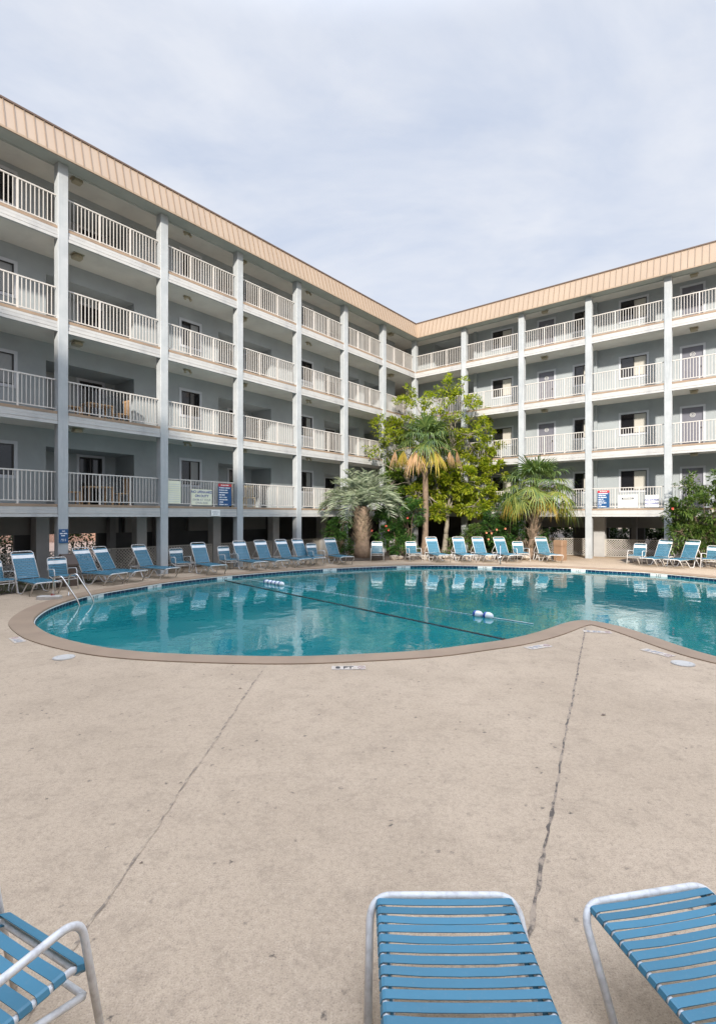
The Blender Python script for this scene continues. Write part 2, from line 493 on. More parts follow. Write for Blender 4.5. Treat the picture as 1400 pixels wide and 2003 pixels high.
def pool_wall():
    mb = MB(); arc = [0.0]
    W = [inner[i] + outnorm(inner, i) * .002 for i in range(nI)]
    for i in range(nI): arc.append(arc[-1] + (W[(i + 1) % nI] - W[i]).length)
    vs = []
    for i in range(nI + 1):
        p = W[i % nI]; vs += [(p.x, p.y, -.045), (p.x, p.y, -.60)]
    mb.add(vs, [(2 * i, 2 * i + 2, 2 * i + 3, 2 * i + 1) for i in range(nI)])
    me = mb.mesh('pool_wall', M['tile'])
    uv = me.uv_layers.new(name='UVMap')
    for poly in me.polygons:
        for li in poly.loop_indices:
            vi = me.loops[li].vertex_index
            uv.data[li].uv = (arc[vi // 2], (0.0 if vi % 2 else .555) + .062)
    return structure(link('pool_wall', me))
pool_wall()
structure(link('pool_water', fill([offset(inner, .06)], WZ, 'pool_water', M['water'])))

# joints in the deck
def strip(name, a, b, w, seed, mat):
    rnd = random.Random(seed); mb = MB(); n = 170
    a = Vector(a); b = Vector(b); t = (b - a).normalized(); nn = Vector((t.y, -t.x))
    vs = []; off = 0
    for i in range(n + 1):
        off = off * .8 + rnd.uniform(-.004, .004)
        p = a + (b - a) * i / n + nn * off
        l = w * rnd.choice((.5, .7, .9, 1.2, 1.7)) * rnd.uniform(.8, 1.2); r = w * rnd.choice((.5, .7, .9, 1.2, 1.7)) * rnd.uniform(.8, 1.2)
        vs += [(p.x - nn.x * l, p.y - nn.y * l, .004), (p.x + nn.x * r, p.y + nn.y * r, .004)]
    mb.add(vs, [(2 * i, 2 * i + 1, 2 * i + 3, 2 * i + 2) for i in range(n)])
    return structure(build(mb, name, mat))
strip('deck_joint', (-1.30, 7.18), (-1.47, -3.0), .0085, 1, M['joint_faint'])
strip('deck_joint', (4.30, 9.66), (-.36, .06), .0095, 2, M['joint_dark'])
strip('deck_joint', (-5.55, 7.25), (-9.5, 5.6), .004, 3, M['joint_faint'])

# ------------------------------------------------------------------ the apartment building
C0 = Vector((3.55, 32.0)); PHI = atan2(-.6247, .7809)
BAY = 3.42
UV_ = Vector((.7809, -.6247)); VV_ = Vector((.6247, .7809))     # building x and y axes in the world
bld = thing('apartment_building', 'L-shaped grey four-storey balcony apartment block with white railings and tan metal mansard roof', 'apartment building',
            (C0.x, C0.y, 0), PHI)

def bpos(wing, p, w, z):
    return Vector((-w, -p, z)) if wing == 'L' else Vector((p, w, z))
def brot(wing): return pi / 2 if wing == 'L' else 0.0
def wpos(wing, p, w, z):
    q = bpos(wing, p, w, z)
    return Vector((C0.x + UV_.x * q.x + VV_.x * q.y, C0.y + UV_.y * q.x + VV_.y * q.y, z))
def wrot(wing): return PHI + brot(wing)
def bput(name, me, wing, p, w, z, parent=None):
    return link(name, me, parent or bld, bpos(wing, p, w, z), (0, 0, brot(wing)))
def bbox_(mb, wing, p0, p1, w0, w1, z0, z1):
    a = bpos(wing, p0, w0, z0); b = bpos(wing, p1, w1, z1)
    mb.box(a, b)

NL, NR = 9, 6                # bays built on each wing
LEND, REND = NL * BAY + .2, NR * BAY + .2
B = [2.08 + 2.87 * k for k in range(4)]          # underside of each balcony front
FL = [b + .40 for b in B]                        # floor levels
CEIL = [B[1] + .07, B[2] + .07, B[3] + .07, 13.28]
SOF = 13.05

# columns
mb = MB(); mb.bbox((-.15, -.15, -.02), (.15, .15, SOF + .02), .012)
colme = mb.mesh('column', M['column'])
link('column', colme, bld, (0, 0, 0))
for k in range(1, NL + 1): link('column', colme, bld, bpos('L', k * BAY, 0, 0))
for k in range(1, NR + 1): link('column', colme, bld, bpos('R', k * BAY, 0, 0))

# slabs: one L-shaped floor on each level
for k in range(4):
    mb = MB()
    z0, z1 = B[k] + .07, FL[k]
    # left arm, corner and right arm
    for (x0, y0, x1, y1) in ((-3.6, -LEND, .10, -.10), (-3.6, -.10, .10, 3.6), (.10, -.10, REND, 3.6)):
        mb.box((x0, y0, z0), (x1, y1, z1))
    build(mb, 'balcony_slab', M['slab'], bld)

# boards along the balcony fronts, between the columns
L2 = BAY / 2 - .152
mb = MB()
mb.box((-L2, .000, .10), (L2, .05, .315)); mb.box((-L2, -.030, .115), (L2, -.002, .215)); mb.box((-L2, -.045, .005), (L2, .05, .095))
mb.box((-L2, -.018, .228), (L2, -.002, .312))
boardme = mb.mesh('fascia_board', M['white_board'])
mb = MB(); mb.box((-L2, 0, 0), (L2, .05, .085))
edgeme = mb.mesh('floor_edge', M['floor_edge'])
# railing, and its thicker posts
mb = MB(); pm = MB()
H0, H1 = .085, 1.02
mb.box((-L2, -.022, H1 - .04), (L2, .022, H1)); mb.box((-L2, -.016, H0), (L2, .016, H0 + .03))
nb = 27
for i in range(1, nb):
    x = -L2 + 2 * L2 * i / nb
    if i % 9 == 0: continue
    mb.box((x - .0105, -.0105, H0 + .03), (x + .0105, .0105, H1 - .04))
railme = mb.mesh('railing', M['rail_white'])
pm.box((-.026, -.024, .004), (.026, .024, H1 - .042)); pm.box((-.045, -.04, .0), (.045, .04, .012))
postme = pm.mesh('post', M['rail_white'])
for wing, n in (('L', NL), ('R', NR)):
    for k in range(n):
        pc = (k + .5) * BAY
        for lv in range(4):
            bput('fascia_board', boardme, wing, pc, -.09, B[lv])
            bput('floor_edge', edgeme, wing, pc, -.112, FL[lv] - .084)
            r = bput('railing', railme, wing, pc, .03, FL[lv])
            for sx in (-1, 1): link('post', postme, r, (sx * 2 * L2 * (4.5 / 27), 0, 0))

# walls with openings
def wall_run(mb, wing, w0, w1, p0, p1, z0, z1, holes):
    cuts = sorted({p0, p1} | {h[0] for h in holes} | {h[1] for h in holes})
    cuts = [c for c in cuts if p0 <= c <= p1]
    for a, b in zip(cuts, cuts[1:]):
        mid = (a + b) / 2; z = z0
        for h in sorted([h for h in holes if h[0] < mid < h[1]], key=lambda h: h[2]):
            if h[2] > z: bbox_(mb, wing, a, b, w0, w1, z, h[2])
            z = h[3]
        if z < z1: bbox_(mb, wing, a, b, w0, w1, z, z1)

ALC = [(6.73 - 2 * BAY + .1, 3.71 - .0 - 2 * BAY)]   # placeholder, rebuilt below
alcoves = [(3.71, 6.73), (10.53, 13.57), (17.38, 20.41), (24.22, 27.25)]
corner_alc = (1.62, 3.22)
Lwin = [(7.69, 8.54), (14.52, 15.38), (21.34, 22.20), (28.18, 29.04)]
Rwin = [(4.50, 5.66), (9.15, 10.02), (11.40, 12.56), (16.00, 16.9), (18.24, 19.4)]
Rdoor = [(7.23, 8.07), (14.05, 14.89)]
WS, WT = .93, 1.92           # sill and head heights above the floor
DT = 1.90
cd = .10
wl, wr, al, sd = MB(), MB(), MB(), MB()
for k in range(4):
    f, c = FL[k], CEIL[k]
    hs = [(a, b, f + WS, f + WT) for a, b in Lwin] + [(a, b, f, f + 1.95) for a, b in alcoves + [corner_alc]]
    wall_run(wl, 'L', 1.5, 1.65, 1.5 - 1.5, LEND, f, c, hs)
    hs = [(a, b, f + WS, f + WT) for a, b in Rwin] + [(a, b, f, f + DT) for a, b in Rdoor] + [(.55, 3.25, f, f + 2.1)]
    wall_run(wr, 'R', 1.5, 1.65, -1.65, REND, f, c, hs)
    for a, b in alcoves + [corner_alc]:
        al = MB()
        h = f + 1.95
        d0, d1 = b - 2.50, b - 1.66
        if (a, b) == corner_alc: d0, d1 = a + .35, a + 1.2
        wall_run(al, 'L', 2.95, 3.1, a, b, f, h, [(d0, d1, f, f + 1.86)])
        bbox_(al, 'L', a - .12, a, 1.65, 3.1, f, h + .1); bbox_(al, 'L', b, b + .12, 1.65, 3.1, f, h + .1)
        bbox_(al, 'L', a, b, 1.65, 3.1, h, h + .1)
        build(al, 'alcove_wall', M['wall'], bld)
    al = MB()
    # the open stair lobby in the inner corner
    bbox_(al, 'R', .43, .55, 1.65, 3.5, f, f + 2.2); bbox_(al, 'R', 3.25, 3.37, 1.65, 3.5, f, f + 2.2)
    bbox_(al, 'R', .55, 3.25, 3.35, 3.5, f, f + 2.1); bbox_(al, 'R', .55, 3.25, 1.65, 3.5, f + 2.1, f + 2.2)
    build(al, 'lobby_wall', M['wall'], bld)
    # projecting party-wall piers on the right wing
    for pp in (3.42, 10.22, 17.0):
        bbox_(wr, 'R', pp - .08, pp + .08, 1.36, 1.497, f, c)
build(wl, 'wall', M['wall'], bld); build(wr, 'wall', M['wall'], bld)
mb = MB()   # ceiling over the top gallery, closed body of the block behind the walls
mb.box((-8.1, -LEND, 13.28), (.0, 8.1, 13.36)); mb.box((.0, .0, 13.28), (REND, 8.1, 13.36))
build(mb, 'top_ceiling', M['slab'], bld)
mb = MB()
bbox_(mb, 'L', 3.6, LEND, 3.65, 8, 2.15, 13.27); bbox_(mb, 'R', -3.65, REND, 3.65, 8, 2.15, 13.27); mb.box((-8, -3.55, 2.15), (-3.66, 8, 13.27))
build(mb, 'inner_block', M['dark_wall'], bld)

# windows
def window_meshes(w, h, tag_):
    cas, fr, pn, cu = MB(), MB(), MB(), MB()
    x0, x1, t = -w / 2, w / 2, .10
    cas.box((x0 - t, -.022, -t), (x0, .02, h + t)); cas.box((x1, -.022, -t), (x1 + t, .02, h + t))
    cas.box((x0, -.022, h), (x1, .02, h + t)); cas.box((x0, -.03, -t), (x1, .02, 0))
    g = .035
    fr.box((x0, .005, 0), (x0 + g, .07, h)); fr.box((x1 - g, .005, 0), (x1, .07, h))
    fr.box((x0 + g, .005, h - g), (x1 - g, .07, h)); fr.box((x0 + g, .005, 0), (x1 - g, .07, g))
    fr.box((-.022, .01, g), (.022, .065, h - g))
    pn.box((x0 + g, .045, g), (-.022, .055, h - g))
    cu.box((.022, .045, g), (x1 - g, .055, h - g))
    return (cas.mesh('window', M['casing']), fr.mesh('window_frame', M['bronze']), pn.mesh('pane', M['glass']), cu)
def put_windows(wing, spans, style):
    cache = {}
    for a, b in spans:
        w = round(b - a, 2)
        if w not in cache:
            c_, f_, p_, cu = window_meshes(w, WT - WS, wing)
            cache[w] = (c_, f_, p_, cu.mesh('blind', M['blind'] if wing == 'R' else M['slat_blind']),
                        cu.mesh('pane', M['glass']))
        c_, f_, p_, cb, cg = cache[w]
        for k in range(4):
            o = bput('window', c_, wing, (a + b) / 2, 1.5, FL[k] + WS)
            link('window_frame', f_, o); link('pane', p_, o)
            if wing == 'R' or (k + int(a)) % 3 != 0: link('blind', cb, o)
            else: link('pane', cg, o)
put_windows('L', Lwin, 0); put_windows('R', Rwin, 1)

# doors on the right wing, glass doors in the alcoves of the left wing
w = Rdoor[0][1] - Rdoor[0][0]
cas, dl, em, kn = MB(), MB(), MB(), MB()
cas.box((-w / 2 - .09, -.022, 0), (-w / 2, .02, DT + .09)); cas.box((w / 2, -.022, 0), (w / 2 + .09, .02, DT + .09)); cas.box((-w / 2, -.022, DT), (w / 2, .02, DT + .09))
dl.box((-w / 2 + .004, .03, .01), (w / 2 - .004, .075, DT - .004))
em.tube([(.10 * cos(2 * pi * i / 16), .024, 1.55 + .10 * sin(2 * pi * i / 16)) for i in range(16)], .014, 5, True)
em.tube([(.05 * cos(2 * pi * i / 10), .024, 1.555 + .05 * sin(2 * pi * i / 10)) for i in range(10)], .012, 5, True)
kn.sphere((w / 2 - .09, -.01, .92), .032); kn.tube([(w / 2 - .09, .03, .92), (w / 2 - .09, -.01, .92)], .014, 6)
cm, dm, emm, km = cas.mesh('door', M['casing']), dl.mesh('door_leaf', M['door_grey']), em.mesh('door_emblem', M['emblem']), kn.mesh('handle', M['bronze'])
for a, b in Rdoor:
    for k in range(4):
        o = bput('door', cm, 'R', (a + b) / 2, 1.5, FL[k] + .003)
        link('door_leaf', dm, o); link('door_emblem', emm, o); link('handle', km, o)
w = .84; h = 1.86
cas, fr, pn, cu = MB(), MB(), MB(), MB()
cas.box((-w / 2 - .10, -.022, 0), (-w / 2, .02, h + .10)); cas.box((w / 2, -.022, 0), (w / 2 + .10, .02, h + .10)); cas.box((-w / 2, -.022, h), (w / 2, .02, h + .10))
g = .04
for x in (-w / 2, -.02, w / 2 - g): fr.box((x, .01, 0), (x + g, .07, h))
for x0, x1 in ((-w / 2 + g, -.02), (.02, w / 2 - g)):
    fr.box((x0, .012, h - g), (x1, .068, h)); fr.box((x0, .012, 0), (x1, .068, g + .02))
pn.box((-w / 2 + g, .04, g + .02), (-.02, .05, h - g)); cu.box((.02, .04, g + .02), (w / 2 - g, .05, h - g))
gm = (cas.mesh('glass_door', M['casing']), fr.mesh('door_frame', M['bronze']), pn.mesh('pane', M['glass']), cu.mesh('pane', M['glass']))
for a, b in alcoves + [corner_alc]:
    d0 = b - 2.08 if (a, b) != corner_alc else a + .775
    for k in range(4):
        o = bput('glass_door', gm[0], 'L', d0, 2.95, FL[k] + .003)
        link('door_frame', gm[1], o); link('pane', gm[2], o); link('pane', gm[3], o)

# roof: mansard with standing seams
OV, LEAN, RT = .50, .26, 14.0
mb = MB()
x0, x1 = OV, OV - LEAN
A0, A1 = Vector((x0, -LEND - .5, SOF)), Vector((x1, -LEND - .5, RT))
K0, K1 = Vector((x0, -x0, SOF)), Vector((x1, -x1, RT))
E0, E1 = Vector((REND + .5, -x0, SOF)), Vector((REND + .5, -x1, RT))
mb.add([A0, K0, K1, A1, E0, E1], [(0, 1, 2, 3), (1, 4, 5, 2)])
mb.add([A0 - Vector((.04, 0, 0)), K0 + Vector((-.04, .04, 0)), K1 + Vector((-.04, .04, 0)), A1 - Vector((.04, 0, 0)), E0 + Vector((0, .04, 0)), E1 + Vector((0, .04, 0))], [(3, 2, 1, 0), (2, 5, 4, 1)])
mb.m = 1
def seam(p0, p1, along):
    nrm = (p1 - p0).cross(along).normalized()
    if nrm.z < 0: nrm = -nrm
    a = along.normalized() * .007
    q = nrm * .026
    vs = [p0 - a, p0 + a, p1 + a, p1 - a, p0 - a + q, p0 + a + q, p1 + a + q, p1 - a + q]
    mb.add(vs, [(4, 5, 6, 7), (0, 1, 5, 4), (1, 2, 6, 5), (2, 3, 7, 6), (3, 0, 4, 7)])
y = -x0 - .2
while y > -LEND - .4:
    seam(Vector((x0, y, SOF)), Vector((x1, y, RT)), Vector((0, 1, 0))); y -= .265
x = x0 + .2
while x < REND + .4:
    seam(Vector((x, -x0, SOF)), Vector((x, -x1, RT)), Vector((1, 0, 0))); x += .265
build(mb, 'mansard_roof', [M['roof_tan'], M['roof_seam']], bld)
mb = MB()   # dark cap along the ridge of the mansard, thin drip edge below
def ledge(o0, o1, z0, z1):
    a, b = o0, o1
    mb.box((a, -LEND - .5, z0), (b, -b, z1)) if False else None
    vs = [(a, -LEND - .5), (a, -a), (REND + .5, -a), (REND + .5, -b), (b, -b), (b, -LEND - .5)]
    mb.prism([vs[0], vs[5], vs[4], vs[1]], z0, z1); mb.prism([vs[1], vs[4], vs[3], vs[2]], z0, z1)
ledge(x1 - .10, x1 + .035, RT - .002, RT + .055)
build(mb, 'ridge_cap', M['roof_trim'], bld)
mb = MB(); ledge(x0 - .03, x0 + .018, SOF - .03, SOF + .03)
build(mb, 'drip_edge', M['roof_tan'], bld)
mb = MB(); ledge(-.13, x0 - .03, SOF + .02, SOF + .06); ledge(-.16, -.12, SOF - .01, 13.27)
build(mb, 'soffit', M['soffit'], bld)
mb = MB(); mb.box((-8.3, -LEND - .4, RT - .08), (x1 - .11, 8.3, RT - .02)); mb.box((x1 - .11, -x1 + .11, RT - .08), (REND + .4, 8.3, RT - .02))
build(mb, 'roof_deck', M['roof_flat'], bld)

# gallery lights
mb = MB(); mb.bbox((-.17, -.17, -.02), (.17, .17, .0), .004); mb.bbox((-.14, -.14, -.14), (.14, .14, -.021), .03)
boxlamp = mb.mesh('ceiling_light', M['light_beige'])
mb = MB(); mb.bbox((-.14, -.06, -.05), (.14, .06, 0), .01)
for sx in (-1, 1): mb.tube([(sx * .10, -.02, -.05), (sx * .13, -.08, -.15)], .05, 8, taper=[.03, .055])
spot = mb.mesh('ceiling_light', M['light_beige'])
for k in range(4):
    for p in (19.8, 12.96, 26.6): bput('ceiling_light', boxlamp, 'L', p, .6, CEIL[k] - .002)
    for p in (15.7, 8.9, 22.5): bput('ceiling_light', spot, 'L', p, .6, CEIL[k] - .002)
    bput('ceiling_light', boxlamp, 'L', 1.6, .7, CEIL[k] - .002)
    for p in (7.8, 14.6): bput('ceiling_light', boxlamp, 'R', p, .75, CEIL[k] - .002)

# open ground floor: pillars, headers, back walls
mb = MB(); mb.bbox((-.2, -.2, -.02), (.2, .2, 2.14), .012)
pil = mb.mesh('pillar', M['pillar'])
for k in range(0, NL + 1): link('pillar', pil, bld, bpos('L', k * BAY + .02, 1.6, 0))
mb = MB(); mb.bbox((-.27, -.2, -.02), (.27, .2, 2.14), .012)
pil2 = mb.mesh('pillar', M['pillar'])
for k in range(1, NR + 1): link('pillar', pil2, bld, bpos('R', k * BAY + .12, 1.6, 0))
Lop = [(16.7, 18.75), (19.9, 23.6)]; Rop = [(6.27, 7.78), (9.83, 10.93), (11.72, 16.2)]
def bpart(name, mat, *args):
    mb = MB(); bbox_(mb, *args); build(mb, name, mat, bld)
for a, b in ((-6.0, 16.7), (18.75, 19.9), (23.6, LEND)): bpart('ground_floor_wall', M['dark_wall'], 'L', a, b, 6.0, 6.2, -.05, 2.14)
for a, b in ((-6.2, 6.27), (7.78, 9.83), (10.93, 11.72), (16.2, REND)): bpart('ground_floor_wall', M['dark_wall'], 'R', a, b, 6.0, 6.2, -.05, 2.14)  # run next to the corner: dark wall painted in for shaded openings
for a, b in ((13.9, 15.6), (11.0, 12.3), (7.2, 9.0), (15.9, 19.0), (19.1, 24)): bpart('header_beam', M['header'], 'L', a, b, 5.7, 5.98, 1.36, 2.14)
for a, b in ((5.6, 9.0), (9.6, REND), (1.0, 3.2)): bpart('header_beam', M['header'], 'R', a, b, 5.7, 5.98, 1.42, 2.14)
for p in (19.35, 16.35, 14.2, 10.9, 7.0): bpart('inner_pier', M['pillar'], 'L', p - .13, p + .13, 5.3, 5.6, -.02, 2.14)
for p in (5.9, 9.45, 11.3): bpart('inner_pier', M['pillar'], 'R', p - .13, p + .13, 5.3, 5.6, -.02, 2.14)
mb = MB()   # parking floor as a sheet just above the deck level
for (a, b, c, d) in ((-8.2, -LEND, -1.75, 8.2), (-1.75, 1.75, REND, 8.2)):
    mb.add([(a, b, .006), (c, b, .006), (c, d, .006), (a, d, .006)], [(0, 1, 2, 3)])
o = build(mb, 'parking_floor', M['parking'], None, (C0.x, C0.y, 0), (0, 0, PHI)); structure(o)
mb = MB()   # paved yard behind the block
for (a, b, c, d) in ((-70, -LEND - 30, -8.2, 70), (-8.2, 8.2, REND + 40, 70)):
    mb.add([(a, b, .006), (c, b, .006), (c, d, .006), (a, d, .006)], [(0, 1, 2, 3)]); mb.m = 1
structure(build(mb, 'paved_yard', [M['yard'], M['soil']], None, (C0.x, C0.y, 0), (0, 0, PHI)))

# the wing behind the camera that shades the near deck (its roof edge runs along the right wing's direction)
QE = -6.5
back = thing('courtyard_building', 'grey apartment wing with tan eaves standing behind the near deck chairs', 'apartment building',
             (VV_.x * QE, VV_.y * QE, 0), PHI)
mb = MB(); mb.box((-44, -11, 0), (44, -1.6, 13.3)); build(mb, 'wall', M['wall'], back)
mb = MB(); mb.box((-44.5, -11.5, 13.3), (44.5, 0, 14.0)); build(mb, 'roof', M['roof_tan'], back)
for k in range(4):
    mb = MB(); mb.box((-44, -1.6, B[k]), (44, -.3, FL[k])); build(mb, 'balcony_slab', M['white_board'], back)
    mb = MB(); mb.box((-44, -.42, FL[k] + .95), (44, -.36, FL[k] + 1.0))
    x = -44
    while x < 44: mb.box((x, -.40, FL[k]), (x + .05, -.37, FL[k] + .95)); x += .5
    build(mb, 'railing', M['rail_white'], back)

# ------------------------------------------------------------------ lattice screens
def lattice_mesh(W, H):
    mb = MB(); sp, hw = .118, .020
    def clip(c, s):
        # centre line x*s + z = c inside the rectangle
        pts = []
        for x in (0, W):
            z = c - s * x
            if 0 <= z <= H: pts.append((x, z))
        for z in (0, H):
            x = (c - z) / s
            if 0 < x < W: pts.append((x, z))
        pts = sorted(set(pts)); return (pts[0], pts[-1]) if len(pts) >= 2 else None
    for s, y in ((1, .0), (-1, .009)):
        c = (-W if s < 0 else 0) + sp / 2
        while c < (H if s < 0 else H + W):
            q = clip(c, s)
            if q:
                (xa, za), (xb, zb) = q
                if abs(xb - xa) > .02:
                    h = hw * 1.414
                    mb.add([(xa, y, max(0, min(H, za - h))), (xb, y, max(0, min(H, zb - h))), (xb, y, max(0, min(H, zb + h))), (xa, y, max(0, min(H, za + h))),
                            (xa, y + .008, max(0, min(H, za - h))), (xb, y + .008, max(0, min(H, zb - h))), (xb, y + .008, max(0, min(H, zb + h))), (xa, y + .008, max(0, min(H, za + h)))],
                           [(0, 1, 2, 3), (7, 6, 5, 4), (0, 4, 5, 1), (2, 6, 7, 3)])
            c += sp
    fr = MB()
    fr.box((-.02, -.012, H), (W + .02, .026, H + .035)); fr.box((-.02, -.012, -.035), (W + .02, .026, 0))
    fr.box((-.03, -.012, 0), (0, .026, H)); fr.box((W, -.012, 0), (W + .03, .026, H))
    return mb.mesh('lattice_panel', M['lattice']), fr.mesh('panel_frame', M['lattice'])
lm = lattice_mesh(BAY - .50, .82)
lm2 = lattice_mesh(BAY - .66, .82)
LAT = [('L', 1, 'deep in the left wing behind the silver palm'), ('L', 2, 'behind the last strap chairs before the silver palm'),
       ('L', 3, 'behind the row of loungers right of the lifeguard notice'), ('L', 4, 'under the no-lifeguard notice'),
       ('L', 5, 'right of the dark brown bin behind three loungers'), ('L', 6, 'at the photo\'s left edge behind the first lounger'),
       ('R', 2, 'behind the tan square bin'), ('R', 3, 'under the warning notice on the right wing'), ('R', 4, 'behind the big hibiscus at right')]
for wing, k, where in LAT:
    t = thing('lattice_screen', 'diagonal lattice screen ' + where, 'lattice screen',
              wpos(wing, k * BAY + (BAY if wing == 'L' else .34 + .05), 1.42, .06) if False else (0, 0, 0), 0, 'lattice screens under the building')
    a = (k + 1) * BAY - .21 if wing == 'L' else k * BAY + .42
    q = wpos(wing, a, 1.44, .07)
    t.location = q; t.rotation_euler = (0, 0, wrot(wing))
    m_ = lm if wing == 'L' else lm2
    link('lattice_panel', m_[0], t); link('panel_frame', m_[1], t)

# ------------------------------------------------------------------ signs
def dashes(mb, x0, x1, z, h, rnd, y=-.012):
    x = x0
    while x < x1 - .01:
        w = min(rnd.uniform(.014, .03), x1 - x)
        mb.box((x, y, z - h / 2 * rnd.uniform(.75, 1)), (x + w, y + .003, z + h / 2 * rnd.uniform(.8, 1)))
        x += w + (.006 if rnd.random() < .8 else .025)
def sign(name, label, wing, p0, p1, w, z0, z1, base):
    c = wpos(wing, (p0 + p1) / 2, w, (z0 + z1) / 2)
    t = thing(name, label, 'sign', c, wrot(wing))
    W, H = abs(p1 - p0), z1 - z0
    mb = MB(); mb.bbox((-W / 2, 0, -H / 2), (W / 2, .012, H / 2), .002) if False else mb.box((-W / 2, -.008, -H / 2), (W / 2, .004, H / 2))
    build(mb, 'board', base, t)
    return t, W, H
def letters(t, body, size, x, z, mat, bold=.0, align='CENTER'):
    me = text_mesh(body, size, align, bold); me.materials.clear(); me.materials.append(mat)
    return link('lettering', me, t, (x, -.0095, z), (pi / 2, 0, 0))
rnd = random.Random(3)
def rules(wing, p0, p1, z0, z1, label):
    t, W, H = sign('pool_rules_sign', label, wing, p0, p1, -.01, z0, z1, M['sign_blue'])
    mb = MB(); mb.box((-W / 2, -.010, H / 2 - H * .13), (W / 2, -.0082, H / 2)); build(mb, 'red_header', M['sign_red'], t)
    mb = MB(); wd = [.92, .72, .80, .48, .68, .78, .36, .76]
    for i, f in enumerate(wd):
        z = H / 2 - H * (.185 + i * .108)
        x0 = -W / 2 + W * .07
        dashes(mb, x0, x0 + W * .86 * f, z, H * .058, rnd, -.0105)
    build(mb, 'lettering', M['ink_white'], t)
    mb = MB(); dashes(mb, -W * .30, W * .30, H / 2 - H * .065, H * .05, rnd, -.0125); build(mb, 'header_lettering', M['sign_white'], t)
rules('L', 14.68, 14.03, 2.53, 3.42, 'blue pool rules sign with red header on the left wing balcony railing')
rules('R', 10.66, 11.20, 2.53, 3.37, 'blue pool rules sign with red header on the right wing balcony railing')
t, W, H = sign('lifeguard_sign', 'cream NO LIFEGUARD ON DUTY sign hung on the lowest balcony railing', 'L', 15.90, 14.98, -.01, 2.54, 3.15, M['sign_cream'])
letters(t, 'NO LIFEGUARD', .135, 0, .20, M['ink_blue'], .003); letters(t, 'ON DUTY', .135, 0, .045, M['ink_blue'], .003)
letters(t, 'SWIM AT YOUR', .115, 0, -.105, M['ink_grey'], .001); letters(t, 'OWN RISK', .115, 0, -.225, M['ink_grey'], .001)
t, W, H = sign('notice_board', 'tall pale yellow notice board with faint lines at the railing end', 'L', 16.90, 16.36, -.01, 2.58, 3.42, M['sign_cream'])
mb = MB()
for i in range(9): mb.box((-W * .42, -.0098, -H * .42 + i * H * .095), (W * .40, -.0082, -H * .42 + i * H * .095 + .012))
build(mb, 'lettering', M['casing'], t)
t, W, H = sign('fascia_notice', 'small white two-line notice on the balcony fascia under the lifeguard sign', 'L', 15.12, 14.70, -.155, 2.115, 2.36, M['sign_white'])
mb = MB(); dashes(mb, -.14, .14, .035, .04, rnd, -.0105); dashes(mb, -.10, .11, -.045, .04, rnd, -.0105); build(mb, 'lettering', M['ink_grey'], t)
t, W, H = sign('column_sign', 'small blue sign with white lettering on the column behind the dark bin', 'L', 20.52 + .135, 20.52 - .135, -.165, 1.27, 1.70, M['sign_blue'])
letters(t, 'NO', .055, 0, .15, M['ink_white'], .002)
mb = MB(); dashes(mb, -.105, .105, .08, .038, rnd, -.0105); dashes(mb, -.07, .07, .015, .038, rnd, -.0105)
dashes(mb, -.07, .07, -.10, .02, rnd, -.0105); dashes(mb, -.08, .08, -.145, .02, rnd, -.0105); build(mb, 'lettering', M['ink_white'], t)
t, W, H = sign('warning_sign', 'white WARNING notice with black heading on the right wing railing', 'R', 11.57, 12.43, -.01, 2.53, 3.13, M['sign_white'])
mb = MB(); mb.box((-.26, -.0095, .075), (.26, -.0082, .175)); build(mb, 'heading_bar', M['ink_black'], t)
o = letters(t, 'WARNING', .085, 0, .125, M['sign_white'], .002); o.location.y = -.0115
mb = MB(); dashes(mb, -.25, .25, .01, .026, rnd, -.0105); dashes(mb, -.16, .16, -.05, .026, rnd, -.0105); dashes(mb, -.22, .16, -.125, .014, rnd, -.0105); dashes(mb, -.12, .10, -.17, .014, rnd, -.0105)
build(mb, 'lettering', M['ink_grey'], t)
t, W, H = sign('diving_sign', 'cream NO DIVING ALLOWED sign hung low on the right wing railing', 'R', 12.74, 13.30, -.01, 2.53, 3.10, M['sign_white'])
mb = MB(); dashes(mb, -.21, -.03, .195, .045, rnd, -.0105); dashes(mb, 0, .21, .195, .045, rnd, -.0105); build(mb, 'lettering', M['ink_grey'], t)
letters(t, 'NO DIVING', .11, 0, .05, M['ink_blue'], .004); letters(t, 'ALLOWED', .12, 0, -.12, M['ink_blue'], .004)

# ------------------------------------------------------------------ depth markers
def wall_marker(px, body, label):
    # nearest point of the far wall to that column of the photo
    best = None
    for i in range(nI):
        p = inner[i]
        if p.y > 12 and abs(p.x / p.y - (px - CX) / F) < .01:
            e = abs(p.x / p.y - (px - CX) / F)
            if best is None or e < best[0]: best = (e, i)
    i = best[1]; nrm = outnorm(inner, i)
    c = inner[i] - nrm * .012
    rz = atan2(nrm.y, nrm.x) - pi / 2
    t = thing('depth_marker', label, 'depth marker', (c.x, c.y, -.095), rz, 'depth tiles on the pool wall')
    mb = MB(); mb.box((-.30, 0, -.075), (.30, .02, .037)); build(mb, 'tile', M['sign_white'], t)
    me = text_mesh(body, .105, 'CENTER', .001); me.materials.clear(); me.materials.append(M['ink_black'])
    link('lettering', me, t, (.0, -.002, -.020), (pi / 2, 0, 0))
for px, body, lab in ((187, '8 FT', '8 FT depth tile on the pool wall beside the ladder'), (304, '8 FT', '8 FT depth tile on the pool wall below the column right of three loungers'),
                      (443, '5 FT', '5 FT depth tile on the pool wall left of the floats'), (645, '3 FT', '3 FT depth tile on the pool wall in front of the silver palm'),
                      (786, '3 FT', '3 FT depth tile on the pool wall in front of the lone armchairs'), (946, '3 FT', '3 FT depth tile on the pool wall left of the grab rail'),
                      (1127, '3 FT', '3 FT depth tile on the pool wall below the tan bin'), (1287, '5 FT', '5 FT depth tile on the pool wall near the right edge of the photo')):
    wall_marker(px, body, lab)

